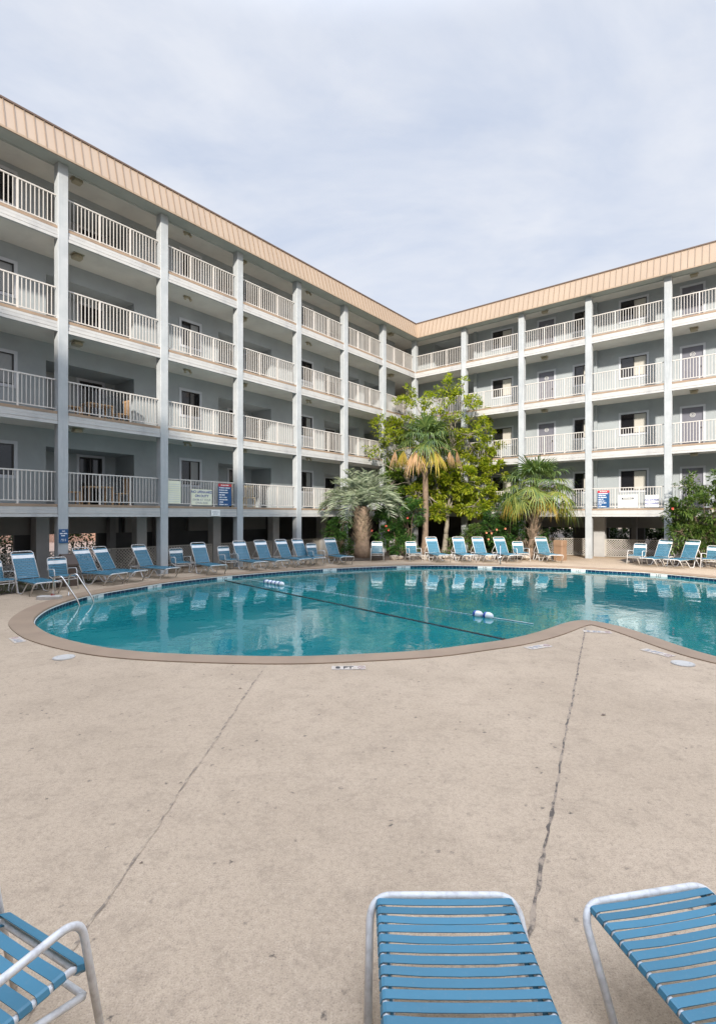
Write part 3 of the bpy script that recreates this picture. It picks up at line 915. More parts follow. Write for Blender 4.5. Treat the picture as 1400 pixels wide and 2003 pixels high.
def deck_marker(x, y, rz, body, label, worn):
    p = gp(x, y)
    t = thing('depth_marker', label, 'depth marker', (p.x, p.y, .004), rz, 'depth marks on the deck')
    mb = MB(); mb.box((-.235, -.085, 0), (.235, .085, .003)); build(mb, 'tile', M['marker_white'], t)
    me = text_mesh(body, .135, 'CENTER', .003); me.materials.clear(); me.materials.append(M['ink_black'] if not worn else M['ink_grey'])
    link('lettering', me, t, (-.06, -.004, .0045))
    mb = MB(); mb.tube([(.175 + .05 * cos(2 * pi * i / 14), .05 * sin(2 * pi * i / 14), .004) for i in range(14)], .006, 4, True)
    mb.tube([(.14, .035, .004), (.21, -.035, .004)], .006, 4); build(mb, 'no_diving_symbol', M['ink_faded'], t)
deck_marker(682, 1307, .02, '8 FT', '8 FT mark with no-diving symbol in the middle of the near deck', False)
deck_marker(34, 1252.5, 2.35, '8 FT', 'worn depth mark on the deck at the left curve of the pool', True)
deck_marker(1053, 1266, .45, '5 FT', 'worn 5 FT mark on the deck left of the joint near the point', True)
deck_marker(1168, 1236.5, -.25, '5 FT', 'worn depth mark right at the point of the deck', True)
deck_marker(1285, 1277.5, -1.15, '5 FT', 'worn depth mark on the deck left of the right skimmer lid', True)

def lid(x, y, label):
    p = gp(x, y)
    t = thing('skimmer_lid', label, 'skimmer lid', (p.x, p.y, .003), 0, 'round skimmer lids')
    mb = MB(); n = 28
    mb.prism([(.135 * cos(2 * pi * i / n), .135 * sin(2 * pi * i / n)) for i in range(n)], 0, .010); build(mb, 'lid', M['lid_white'], t)
    mb = MB(); mb.tube([(.145 * cos(2 * pi * i / n), .145 * sin(2 * pi * i / n), .004) for i in range(n)], .008, 5, True); build(mb, 'rim', M['lid_white'], t)
    mb = MB()
    for s in (-1, 1): mb.sphere((s * .10, .0, .011), .012, 8, 4, (1, 1, .3))
    build(mb, 'finger_hole', M['ink_grey'], t)
lid(125, 1287, 'round white skimmer lid on the deck near the left curve'); lid(1335, 1299, 'round white skimmer lid on the deck by the right pool arm')

# ------------------------------------------------------------------ strap loungers and chairs
def strap(mb, M_, half, w, z=0.0, sag=.006, th=.003):
    "one flat vinyl strap across y, wrapped round both rails; M_ maps (x along, y across, z up)"
    R0 = .017
    path = [(-half + .028, -R0 * .9), (-half - R0 * .4, -R0 * .75), (-half - R0, 0), (-half - R0 * .55, R0 * .85), (-half, R0), (-half * .5, R0 - sag * .8), (0, R0 - sag),
            (half * .5, R0 - sag * .8), (half, R0), (half + R0 * .55, R0 * .85), (half + R0, 0), (half + R0 * .4, -R0 * .75), (half - .028, -R0 * .9)]
    n = len(path); vs = []
    for i, (y, zz) in enumerate(path):
        a = path[max(0, i - 1)]; b = path[min(n - 1, i + 1)]
        t = Vector((b[0] - a[0], b[1] - a[1])).normalized(); nx, nz = -t.y, t.x
        for xx in (-w / 2, w / 2):
            vs.append(M_ @ Vector((xx, y, z + zz))); 
        for xx in (-w / 2, w / 2):
            vs.append(M_ @ Vector((xx, y + nx * th, z + zz + nz * th)))
    fs = []
    for i in range(n - 1):
        a = 4 * i; b = a + 4
        fs += [(a, b, b + 1, a + 1), (a + 2, a + 3, b + 3, b + 2), (a, a + 2, b + 2, b), (a + 1, b + 1, b + 3, a + 3)]
    mb.add(vs, fs)

def chaise_proto(angle=58):
    t = thing('chaise_longue', 'x', 'lounge chair', (0, 0, 0), 0, 'blue strap loungers round the pool')
    Z, hy, r = .345, .293, .0145
    fr = MB()
    fr.tube(round_path([(-.42, -hy, Z), (1.24, -hy, Z)], .05), r)
    fr.tube(round_path([(-.42, hy, Z), (1.24, hy, Z)], .05), r)
    fr.tube([(-.42, -hy, Z), (-.42, hy, Z)], r * .95); fr.tube([(.55, -hy, Z - .03), (.55, hy, Z - .03)], r * .9)
    build(fr, 'seat_frame', M['frame_white'], t, smooth=True)
    fl = MB(); g = r
    fl.tube(round_path([(1.02, -.352, g), (1.285, -.336, Z + .012), (1.285, .336, Z + .012), (1.02, .352, g)], .10, 9), r * 1.22)
    build(fl, 'foot_leg', M['frame_white'], t, smooth=True)
    for s in (-1, 1):
        q = MB()
        q.tube(round_path([(1.22, s * .272, Z - .030), (.68, s * .272, Z - .034), (.47, s * .325, g), (.20, s * .325, g), (-.02, s * .272, Z - .03)], .06, 6), r)
        build(q, 'leg', M['frame_white'], t, smooth=True)
        q = MB()
        q.tube(round_path([(-.10, s * .272, Z - .03), (-.26, s * .325, g), (-.48, s * .325, g), (-.43, s * .285, Z)], .05, 6), r)
        build(q, 'leg', M['frame_white'], t, smooth=True)
    st = MB(); x = .055
    while x < 1.25:
        strap(st, Matrix.Translation((x, 0, Z)), hy, .0375, sag=random.uniform(.004, .012)); x += .0495
    build(st, 'seat_straps', M['strap_blue'], t, smooth=False)
    a = radians(angle); bx = Matrix.Translation((.02, 0, Z + .012)) @ Matrix.Rotation(-(pi - a), 4, 'Y')
    # back local: +x runs up the back, after turning the z side faces the sitter
    bf = MB(); Lb = .875
    pts = round_path([(0, -hy + .012, 0), (Lb, -hy + .012, 0), (Lb, hy - .012, 0), (0, hy - .012, 0)], .09, 7)
    bf.tube([bx @ p for p in pts], r)
    top = bx @ Vector((.50, 0, 0))
    for s in (-1, 1):
        bf.tube(round_path([bx @ Vector((.46, s * .27, 0)), (-.62, s * .265, Z + .03), (-.60, s * .20, Z + .01)], .05), r * .8)
    bf.tube([(-.60, -.20, Z + .01), (-.60, .20, Z + .01)], r * .8)
    build(bf, 'back_frame', M['frame_white'], t, smooth=True)
    FLIP = Matrix.Scale(-1, 4, (0, 0, 1))
    sb, sw = MB(), MB(); x = .035; i = 0; n = 15
    for i in range(n):
        x = .045 + i * .0525
        tgt = sw if i in (n - 4, n - 3, n - 2) and i != n - 4 else sb
        strap(tgt, bx @ Matrix.Translation((x, 0, 0)) @ FLIP, hy - .036, .041 if tgt is sb else .051, sag=random.uniform(.003, .009))
    build(sb, 'back_straps', M['strap_blue'], t); build(sw, 'head_straps', M['strap_white'], t)
    return t

def chair_proto():
    t = thing('armchair', 'x', 'chair', (0, 0, 0), 0, 'blue strap armchairs round the pool')
    Z, hy, r = .40, .255, .0135
    fr = MB()
    fr.tube(round_path([(-.24, -hy, Z - .02), (.245, -hy, Z + .005), (.275, -hy, Z - .03), (.275, hy, Z - .03), (.245, hy, Z + .005), (-.24, hy, Z - .02)], .03, 4), r)
    fr.tube([(-.05, -hy, Z - .01), (-.05, hy, Z - .01)], r * .85)
    fr.tube(round_path([(.27, -.285, Z - .10), (.27, .285, Z - .10)], .02), r * .9)
    build(fr, 'seat_frame', M['frame_white'], t, smooth=True)
    for s in (-1, 1):
        q = MB()
        q.tube(round_path([(.345, s * .305, r), (.25, s * .295, .615), (-.265, s * .288, .575), (-.285, s * .268, .53)], .085, 8), r * 1.1)
        build(q, 'arm', M['frame_white'], t, smooth=True)
        q = MB(); q.tube(round_path([(-.36, s * .285, r), (-.17, s * .275, Z - .01), (.27, s * .285, Z - .10)], .05, 5), r)
        build(q, 'leg', M['frame_white'], t, smooth=True)
    st = MB()
    for i in range(7): strap(st, Matrix.Translation((-.17 + i * .0595, 0, Z - .012 + i * .003)), hy, .044, sag=.006)
    strap(st, Matrix.Translation((.272, 0, Z - .010)) @ Matrix.Rotation(radians(24), 4, 'Y'), hy, .046, sag=.0)
    build(st, 'seat_straps', M['strap_blue'], t)
    bx = Matrix.Translation((-.22, 0, Z - .04)) @ Matrix.Rotation(-(pi - radians(74)), 4, 'Y')
    bf = MB(); Lb = .56
    bf.tube([bx @ p for p in round_path([(0, -hy, 0), (Lb, -hy, 0), (Lb, hy, 0), (0, hy, 0)], .085, 7)], r)
    build(bf, 'back_frame', M['frame_white'], t, smooth=True)
    FLIP = Matrix.Scale(-1, 4, (0, 0, 1)); sb, sw = MB(), MB()
    for i in range(10):
        tgt = sw if i in (7, 8) else sb
        strap(tgt, bx @ Matrix.Translation((.04 + i * .0505, 0, 0)) @ FLIP, hy - .024, .0375 if tgt is sb else .0515, sag=.006)
    build(sb, 'back_straps', M['strap_blue'], t); build(sw, 'head_straps', M['strap_white'], t)
    return t

chaise0, chair0 = chaise_proto(), chair_proto()
used = {}
def place(proto, x, y, deg, label):
    if proto not in used: o = proto; used[proto] = 1
    else: o = copy_tree(proto)
    o.location = (x, y, 0); o.rotation_euler = (0, 0, radians(deg + (random.uniform(-3, 3) if y > 5 else 0))); o['label'] = label
    return o
def place_px(proto, px, d, deg, label):
    return place(proto, (px - CX) / F * d, d, deg, label)

# near ones first
place(chaise0, .392, 1.06, 90, 'big blue strap lounger cut by the photo\'s bottom edge, left of the two nearest')
place(chaise0, 1.575, 1.095, 101, 'blue strap lounger in the bottom right corner of the photo')
place(chair0, -1.405, 1.81, 62.5, 'blue strap armchair in the bottom left corner of the photo')
loungers = [
    (72, 14.25, -36, 'first blue strap lounger from the left, left of the armchair by the steel ladder'),
    (190, 16.1, -22, 'blue strap lounger directly right of the dark brown bin'),
    (228, 16.7, -20, 'second blue strap lounger right of the dark brown bin'),
    (300, 17.8, -28, 'blue strap lounger standing just left of the second grey column'),
    (409, 19.1, -46, 'blue strap lounger under the cream lifeguard sign'),
    (489, 20.5, -48, 'blue strap lounger in front of the third grey column'),
    (530, 21.1, -47, 'blue strap lounger right of the one at the third column'),
    (571, 21.7, -47, 'blue strap lounger just left of the fourth grey column'),
    (602, 22.3, -50, 'blue strap lounger standing against the fourth grey column'),
    (663, 23.1, -58, 'blue strap lounger beside the silver feathery palm trunk'),
    (849, 24.2, -79, 'blue strap lounger between the two slim trunks of palm and tree'),
    (901, 24.2, -79, 'blue strap lounger right of the slim grey tree trunk'),
    (940, 24.2, -79, 'blue strap lounger left of the steel grab rail'),
    (983, 24.2, -80, 'blue strap lounger directly behind the steel grab rail'),
    (1064, 24.2, -84, 'blue strap lounger beside the tan square bin'),
    (1293, 21.9, 213, 'blue strap lounger facing left beside the right-hand column'),
    (1345, 21.2, 213, 'blue strap lounger facing left in front of the big hibiscus'),
]
for px, d, a, lab in loungers:
    if px < 670: px -= 240 / d
    place_px(chaise0, px, d, a, lab)
chairs = [
    (-4, 13.7, -30, 'blue strap armchair cut off by the photo\'s left edge'),
    (121, 14.7, -40, 'blue strap armchair behind the steel pool ladder'),
    (352, 18.95, -46, 'blue strap armchair right of the second grey column'),
    (446, 20.2, -46, 'blue strap armchair left of the third grey column'),
    (617, 22.3, -50, 'blue strap armchair between two loungers left of the silver palm'),
    (737.5, 23.9, -92, 'blue strap armchair alone right of the silver palm trunk, facing straight out'),
    (808, 23.9, -76, 'blue strap armchair just left of the cabbage palm trunk'),
    (1018, 24.0, -84, 'blue strap armchair in front of the short shaggy palm'),
    (1246, 22.3, 222, 'blue strap armchair in front of the right-hand lattice screen'),
    (1392, 20.5, 218, 'blue strap armchair cut off by the photo\'s right edge'),
]
for px, d, a, lab in chairs: place_px(chair0, px, d, a, lab)

# ------------------------------------------------------------------ bins, ladder, rail, floats
t = thing('trash_bin', 'dark brown bin with a sloped hood in front of the left column', 'trash bin', (-8.86, 15.50, 0), radians(-50))
mb = MB(); mb.bbox((-.29, -.27, 0), (.29, .27, .60), .03); build(mb, 'body', M['bin_dark'], t)
mb = MB()
mb.add([(-.32, -.30, .60), (.32, -.30, .60), (.32, .30, .60), (-.32, .30, .60), (-.32, -.30, .66), (.32, -.30, .66), (.32, .30, .66), (-.32, .30, .66),
        (-.20, -.13, .95), (.20, -.13, .95), (.20, .20, .95), (-.20, .20, .95)],
       [(3, 2, 1, 0), (0, 1, 5, 4), (1, 2, 6, 5), (2, 3, 7, 6), (3, 0, 4, 7), (4, 5, 9, 8), (5, 6, 10, 9), (6, 7, 11, 10), (7, 4, 8, 11), (8, 9, 10, 11)])
build(mb, 'hood', M['bin_dark'], t)
mb = MB(); mb.box((-.16, -.285, .70), (.16, -.15, .86), Matrix.Rotation(0, 4, 'X')); 
mb = MB(); mb.bbox((-.15, -.246, .69), (.15, -.20, .86), .01); build(mb, 'flap', M['bin_dark'], t)
t = thing('trash_bin', 'tan square bin with a seamed lid in front of the right lattice screen', 'trash bin', (9.62, 24.35, 0), radians(38))
mb = MB(); mb.bbox((-.22, -.22, 0), (.22, .22, .70), .02); build(mb, 'body', M['bin_tan'], t)
mb = MB(); mb.bbox((-.235, -.235, .70), (.235, .235, .97), .03); build(mb, 'lid', M['bin_tan'], t)
for q in (0, -pi / 2):
    mb = MB(); mb.box((-.14, -.240, .76), (.14, -.2362, .92)); build(mb, 'flap', M['bin_tan'], t, rot=(0, 0, q))

def ladder():
    base = Vector((-7.66, 13.2, 0)); t = thing('pool_ladder', 'bent stainless steel pool ladder standing at the left end of the pool', 'pool ladder', base, radians(-9))
    for s in (-1, 1):
        mb = MB(); y = s * .27
        mb.tube(round_path([(0, y, 0), (0, y, .56), (.22, y, .60), (.74, y, -.10), (.76, y, -.55)], .19, 9), .021, 10)
        build(mb, 'rail', M['steel'], t, smooth=True)
        mb = MB(); mb.tube([(0, y, .0), (0, y, .02)], .05, 14); build(mb, 'flange', M['steel'], t)
    for z in (-.22, -.45):
        mb = MB(); mb.box((.70, -.25, z), (.80, .25, z + .03)); build(mb, 'step', M['steel'], t)
    q = thing('concrete_block', 'low white weathered block lying at the foot of the pool ladder', 'concrete block', (-7.78, 12.9, 0), radians(4))
    mb = MB(); mb.bbox((-.28, -.10, .0), (.28, .10, .10), .02); mb.bbox((-.25, .105, .0), (.22, .20, .07), .02); build(mb, 'slab', M['lid_white'], q)
    mb = MB(); mb.box((.03, .0, .101), (.10, .05, .135), Matrix.Rotation(.1, 4, 'Z')); build(mb, 'red_cap', M['red_bit'], q)
ladder()
t = thing('grab_rail', 'slim steel grab rail on the far pool edge in front of a lounger', 'handrail', (6.28, 22.55, 0), radians(-106))
mb = MB(); mb.tube(round_path([(0, 0, 0), (0, 0, .86), (.30, 0, .84), (.62, 0, .40), (.66, 0, -.4)], .12, 8), .021, 10); build(mb, 'rail', M['steel'], t, smooth=True)
mb = MB(); mb.tube([(0, 0, 0), (0, 0, .02)], .05, 14); build(mb, 'flange', M['steel'], t)

def floats():
    a, b = Vector((-4.35, 18.55, WZ + .012)), Vector((3.62, 10.55, WZ + .012))
    P1, P2 = gp(536, 1143, WZ), gp(945, 1207, WZ)
    t = thing('float_rope', 'thin white rope across the pool carrying blue and white floats', 'float rope', (0, 0, 0))
    mb = MB(); pts = []
    key = [a, P1.copy(), P2.copy(), b]; key[1].z = key[2].z = WZ + .012
    for i in range(3):
        n = 60
        for j in range(n):
            k = j / n; p = key[i].lerp(key[i + 1], k)
            pts.append(p + Vector((.0, .02 * sin(k * pi), .0)))
    pts.append(b)
    mb.tube(pts, .0045, 5)
    dist = 0
    for p, q in zip(pts, pts[1:]):   # small beads strung on the rope
        if p.y < 17.5: mb.sphere((p + q) / 2, .012, 6, 4)
    build(mb, 'rope', M['rope_white'], t, smooth=True)
    d = (P2 - P1).normalized(); rz = atan2(d.y, d.x)
    for c, n in ((P1, 5), (P2, 2)):
        for i in range(n):
            p = c + d * (i - (n - 1) / 2) * (.20 if n == 5 else .26)
            q = Matrix.Rotation(rz, 4, 'Z')
            mb = MB(); s = .085 if n == 5 else .088
            mb.sphere((0, 0, 0), s, 14, 9, (1.35, 1, 1), q)
            f = build(mb, 'float', [M['float_white']], t, (p.x, p.y, WZ + .035), smooth=True)
            mb = MB(); mb.sphere((0, 0, 0), s * 1.02, 14, 9, (.66, 1, 1), q)
            build(mb, 'blue_band', M['float_blue'], f, tuple(q @ Vector((-s * .75, 0, 0))), smooth=True)
    t = thing('lane_line', 'straight dark line running across the pool below the float rope', 'lane line', (0, 0, 0))
    mb = MB(); mb.tube([(-4.62, 17.75, WZ + .004), (2.70, 9.19, WZ + .004)], .020, 6); build(mb, 'line', M['rope_black'], t)
floats()

# ------------------------------------------------------------------ planting
def bed(name, pts, h):
    mb = MB(); n = len(pts)
    cx = sum(p[0] for p in pts) / n; cy = sum(p[1] for p in pts) / n
    ins = [(cx + (p[0] - cx) * .90, cy + (p[1] - cy) * .90) for p in pts]
    mb.add([(p[0], p[1], -.01) for p in pts] + [(p[0], p[1], h) for p in ins], [(i, (i + 1) % n, n + (i + 1) % n, n + i) for i in range(n)] + [tuple(range(n, 2 * n))])
    return structure(build(mb, name, M['soil']))
bed('planting_bed', [(-1.5, 24.0), (-.6, 23.9), (.3, 24.1), (1.6, 24.6), (3.2, 24.9), (5.0, 25.0), (6.8, 25.0), (8.6, 24.9), (9.7, 25.1), (10.3, 26.0), (8.3, 27.6), (5.6, 29.8), (3.8, 31.2), (2.2, 29.6), (-.4, 26.4)], .12)
bed('planting_bed', [(12.0, 22.9), (13.4, 21.9), (15.5, 20.4), (18.0, 18.6), (19.0, 19.8), (16.5, 22.0), (14.2, 23.8), (12.6, 24.7)], .10)

def rock(loc, s, seed):
    rnd = random.Random(seed); bm = bmesh.new()
    bmesh.ops.create_icosphere(bm, subdivisions=2, radius=1)
    k = Vector((rnd.uniform(.8, 1.4), rnd.uniform(.7, 1.1), rnd.uniform(.5, .8)))
    ph = [rnd.uniform(0, 6) for _ in range(6)]
    for v in bm.verts:
        c = v.co; f = 1 + .18 * sin(c.x * 3.1 + ph[0]) + .16 * sin(c.y * 3.7 + ph[1]) + .14 * sin(c.z * 4.3 + ph[2]) + rnd.uniform(-.07, .07)
        v.co = Vector((c.x * k.x, c.y * k.y, c.z * k.z)) * f * s
    me = bpy.data.meshes.new('rock'); bm.to_mesh(me); bm.free(); me.materials.append(M['rock'])
    o = link('rock', me, None, loc, (0, 0, rnd.uniform(0, 6)))
    return tag(o, 'pale rough rock in the stone edging along the planting bed', 'rock', 'rocks edging the planting bed')
rr = random.Random(11)
edge = [(1.6, 24.6), (3.2, 24.85), (5.0, 24.95), (6.8, 24.95), (8.6, 24.85), (9.6, 25.0)]
for i in range(len(edge) - 1):
    a, b = Vector(edge[i]), Vector(edge[i + 1]); n = int((b - a).length / .27)
    for j in range(n):
        p = a.lerp(b, (j + rr.uniform(.1, .9)) / n)
        rock((p.x, p.y + rr.uniform(-.10, .25), .10), rr.uniform(.12, .24), rr.random())
for i in range(14):
    p = Vector((12.0, 22.85)).lerp(Vector((15.6, 20.25)), (i + rr.uniform(0, 1)) / 14)
    rock((p.x, p.y + rr.uniform(0, .3), .05), rr.uniform(.08, .17), rr.random())

def leaf(mb, p, d, up, L, w, droop=0.0):
    "a folded two-sided leaf blade: base, two sides, tip"
    d = d.normalized(); s = d.cross(up)
    s = s.normalized() if s.length > 1e-4 else d.orthogonal().normalized()
    n = s.cross(d)
    mid = p + d * L * .5 + Vector((0, 0, -droop * L * .25))
    tip = p + d * L + Vector((0, 0, -droop * L))
    mb.add([p, mid + s * w * .5 + n * w * .18, tip, mid - s * w * .5 + n * w * .18], [(0, 1, 2), (0, 2, 3)])

def rv(rnd):
    while True:
        v = Vector((rnd.uniform(-1, 1), rnd.uniform(-1, 1), rnd.uniform(-1, 1)))
        if .05 < v.length < 1: return v

DENS = 2.3
def clump(mb, tw, c, rad, n, rnd, size, root=None, sprigs=10, spread=.30):
    "leaves gathered on sprigs inside an ellipsoid; sprigs joined to root by twigs"
    c = Vector(c)
    for k in range(sprigs):
        v = rv(rnd); v = v.normalized() * (v.length ** .5)
        s = c + Vector((v.x * rad[0], v.y * rad[1], v.z * rad[2]))
        if tw is not None and root is not None:
            m_ = (root + s) / 2 + rv(rnd) * .08
            tw.tube([root, m_, s], .01, 4, taper=[.016, .010, .004], caps=False)
        out = (s - c).normalized()
        sr = spread * rnd.uniform(.6, 1.25)
        for j in range(int(n * DENS) // sprigs):
            q = rv(rnd); p = s + Vector((q.x * sr, q.y * sr, q.z * sr * .75))
            d = (q * .7 + out * .5 + Vector((0, 0, rnd.uniform(-.2, .5)))).normalized()
            leaf(mb, p, d, Vector((rnd.uniform(-.4, .4), rnd.uniform(-.4, .4), 1)), size * rnd.uniform(.7, 1.25), size * .48 * rnd.uniform(.8, 1.2), rnd.uniform(0, .35))

def branch(tw, a, b, r0, r1, rnd, wob=.12, n=5):
    pts = [a.lerp(b, i / n) + (rv(rnd) * wob * (b - a).length * (0 if i in (0, n) else .35)) for i in range(n + 1)]
    tw.tube(pts, r0, 7, taper=[r0 + (r1 - r0) * i / n for i in range(n + 1)])
    return pts

# broad-leaved tree in the inner corner
rnd = random.Random(21)
D = 28.4
base = gp(868, 1086); base = Vector(((868 - CX) / F * D, D, .05))
tree = thing('tree', 'tall open broad-leaved tree with yellow-green leaves in the inner corner', 'tree', base)
def T(x, y, dd=0): return at(x, y, D + dd) - base
tw = MB(); cr = MB()
fork = T(875, 1000)
branch(tw, Vector((0, 0, -.05)), T(872, 1045), .17, .13, rnd, .05); branch(tw, T(872, 1045), fork, .13, .11, rnd, .05)
mains = [(T(845, 930, -.3), .075), (T(905, 915, .3), .075), (T(880, 880, .6), .07), (T(800, 945, -.6), .055), (T(955, 935, .5), .055)]
ends = []
for e, r in mains:
    branch(tw, fork, e, r, r * .55, rnd, .14); ends.append(e)
low = [(i_[0], i_[1], i_[2], i_[3], int(i_[4] * 1.45)) for i_ in [(880, 975, 46, 26, 620), (842, 955, 42, 26, 520), (915, 945, 46, 30, 640), (950, 968, 34, 26, 480), (962, 925, 30, 32, 460), (860, 1000, 28, 14, 240), (925, 990, 34, 18, 330),
       (935, 900, 34, 26, 400), (905, 985, 30, 20, 330), (895, 915, 40, 24, 440), (818, 975, 24, 22, 280), (875, 945, 40, 20, 420)]]
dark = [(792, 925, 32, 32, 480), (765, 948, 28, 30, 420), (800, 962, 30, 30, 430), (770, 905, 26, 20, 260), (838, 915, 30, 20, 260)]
high = [(952, 878, 26, 24, 240), (905, 868, 30, 20, 240), (765, 862, 26, 22, 220), (742, 886, 20, 14, 110), (790, 800, 28, 26, 240), (830, 782, 22, 18, 120), (868, 755, 26, 22, 190),
        (862, 782, 34, 20, 170), (905, 790, 30, 24, 210), (930, 812, 30, 26, 260), (948, 835, 24, 18, 160), (795, 768, 16, 12, 90), (745, 832, 18, 18, 110),
        (880, 820, 36, 20, 130), (915, 850, 30, 18, 130), (905, 752, 10, 18, 60), (775, 830, 26, 18, 220), (845, 825, 36, 20, 160), (925, 875, 34, 24, 240), (800, 855, 28, 18, 180), (890, 850, 34, 18, 180), (725, 880, 12, 8, 50), (972, 872, 12, 10, 60)]
crd = MB()
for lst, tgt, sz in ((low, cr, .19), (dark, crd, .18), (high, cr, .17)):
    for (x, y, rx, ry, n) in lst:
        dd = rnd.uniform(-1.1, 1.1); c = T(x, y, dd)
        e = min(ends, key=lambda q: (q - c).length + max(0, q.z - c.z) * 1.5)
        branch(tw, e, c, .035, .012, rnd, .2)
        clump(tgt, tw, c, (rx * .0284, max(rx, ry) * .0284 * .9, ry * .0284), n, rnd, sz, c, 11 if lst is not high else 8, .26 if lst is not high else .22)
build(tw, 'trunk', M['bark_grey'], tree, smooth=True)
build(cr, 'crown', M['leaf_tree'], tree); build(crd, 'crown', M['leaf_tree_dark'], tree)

# palms
def fan(mb, base, d, up, R, n, rnd, droop, half=110, wid=.036):
    "a fan blade: folded strips spreading from the end of its stalk, hanging at the tips"
    d = d.normalized(); s = d.cross(up)
    s = s.normalized() if s.length > 1e-4 else Vector((1, 0, 0)); nn = s.cross(d).normalized()
    for i in range(n):
        a = radians(-half + 2 * half * i / (n - 1)) + rnd.uniform(-.03, .03)
        L = R * (.72 + .28 * cos(a * .8)) * rnd.choice((1, 1, 1, .8, .6)) * rnd.uniform(.85, 1.08)
        dr = d * cos(a) + s * sin(a) + nn * (.10 - .25 * abs(sin(a)))
        dr.normalize(); side = dr.cross(nn).normalized()
        hang = droop * rnd.uniform(.7, 1.35); k1 = base + dr * L * .38; k2 = base + dr * L * .70 + Vector((0, 0, -hang * L * .15)); k3 = base + dr * L * (1 - .14 * hang) + Vector((0, 0, -hang * L * .52))
        w = wid * R / .9
        mb.add([base, k1 - side * w * .5, k1 + side * w * .5, k2 - side * w * .42, k2 + side * w * .42, k3], [(0, 1, 2), (1, 3, 4, 2), (3, 5, 4)])

def sabal(loc, H, lean, label, spec, dead, gold, trunk_r, boots, seed, R=.95, stalk=.95, crown_h=.7, sweep=122, lk=.55):
    rnd = random.Random(seed)
    t = thing('palm_tree', label, 'palm tree', loc)
    tr = MB(); top = Vector((lean[0], lean[1], H))
    n = 14; pts = []; rad = []
    for i in range(n + 1):
        k = i / n; pts.append(Vector((lean[0] * k + .05 * sin(k * 5), lean[1] * k, H * k - .05))); rad.append(trunk_r * (1.25 - .3 * min(1, k * 4) + .06 * sin(i * 2.4)))
    tr.tube(pts, trunk_r, 12, taper=rad)
    build(tr, 'trunk', M['palm_bark'], t, smooth=True)
    if boots:
        bt = MB()
        for i in range(boots):
            k = rnd.uniform(.08, 1.0); a = rnd.uniform(0, 2 * pi)
            p = Vector((lean[0] * k, lean[1] * k, H * k)) + Vector((cos(a), sin(a), 0)) * trunk_r * .85
            d = Vector((cos(a) * .75, sin(a) * .75, rnd.uniform(.35, .95))).normalized()
            L = rnd.uniform(.35, .68); sd = Vector((-sin(a), cos(a), 0))
            bt.add([p - sd * .06, p + sd * .06, p + d * L * .6 + sd * .04, p + d * L * .6 - sd * .04, p + d * L + Vector((0, 0, .05))],
                   [(0, 1, 2, 3), (3, 2, 4)])
        build(bt, 'leaf_bases', M['boot'], t)
    g, lime = MB(), MB()
    for i in range(spec):
        k = (i + .5) / spec; el = radians(86 - sweep * k ** .85 + rnd.uniform(-9, 9)); az = i * 2.399 + rnd.uniform(-.25, .25)
        d = Vector((cos(az) * cos(el), sin(az) * cos(el), sin(el)))
        SL = stalk * (.62 + .45 * k) * rnd.uniform(.85, 1.1)
        b0 = top + Vector((0, 0, crown_h * (.45 - .4 * k))); b1 = b0 + d * SL * .6; b2 = b0 + d * SL + Vector((0, 0, -.10 * SL * (1 + k)))
        tgt = lime if (k > lk and rnd.random() < .75) else g
        tgt.tube([b0, b1, b2], .018, 4, taper=[.022, .016, .012], caps=False)
        fd = (b2 - b1).normalized() + Vector((0, 0, -.12 - .35 * k))
        fan(tgt, b2, fd, Vector((0, 0, 1)), R * rnd.uniform(.82, 1.12), 24, rnd, .35 + .75 * k, 110, .046)
    build(g, 'crown', M['frond_green'], t); build(lime, 'crown', M['frond_lime'], t)
    for (kind, lst) in (('frond_dead', dead), ('frond_gold', gold)):
        for (az, el, SL, RR) in lst:
            mb = MB(); az = radians(az); e = radians(el)
            d = Vector((cos(az) * cos(e), sin(az) * cos(e), sin(e)))
            b0 = top + Vector((0, 0, .0)); b1 = b0 + d * SL * .7 + Vector((0, 0, .04)); b2 = b0 + d * SL + Vector((0, 0, -.12))
            mb.tube([b0, b1, b2], .018, 4, taper=[.022, .016, .012], caps=False)
            fan(mb, b2, Vector((cos(az) * .25, sin(az) * .25, -1)), Vector((cos(az), sin(az), .3)), RR, 22, rnd, .5, 42, .036)
            build(mb, 'dead_frond' if kind == 'frond_dead' else 'yellow_frond', M[kind], t)
    sd = MB()
    for i in range(5):
        a = rnd.uniform(0, 2 * pi); p = top + Vector((cos(a) * .25, sin(a) * .25, -.1))
        for j in range(40):
            q = rv(rnd); leaf(sd, p + Vector((cos(a) * .25 + q.x * .22, sin(a) * .25 + q.y * .22, -.25 + q.z * .3)), Vector((q.x, q.y, -1)), Vector((0, 1, .2)), .25, .02, .2)
    build(sd, 'seed_stalks', M['seed_brown'], t)
    return t

p = Vector(((829 - CX) / F * 26.9, 26.9, .1))
sabal(p, 5.6, (.12, 0), 'slim tall cabbage palm with hanging orange dead fronds in front of the tree', 30,
      [(200, -4, 1.80, .95), (232, -8, 1.15, 1.25), (-28, -4, 1.65, 1.0), (-40, -6, 1.4, .8)], [(212, -4, 1.5, 1.1), (-74, -8, 1.1, 1.25), (238, -9, .95, 1.1)], .155, 0, 31, 1.15, 1.25, .9, 76, .80)
p = Vector(((1036 - CX) / F * 25.2, 25.2, .1))
sabal(p, 3.15, (.30, 0), 'short shaggy-trunked cabbage palm with drooping lime fronds behind the tan bin', 44,
      [], [(-80, -8, .65, 1.0), (-62, -14, .95, 1.0), (-100, -12, .5, .9), (-30, -8, 1.55, 1.0), (-42, -10, 1.3, .9), (200, -8, 1.6, 1.0), (214, -12, 1.35, 1.0)], .20, 110, 47, 1.12, 1.55, .8, 104, .42)

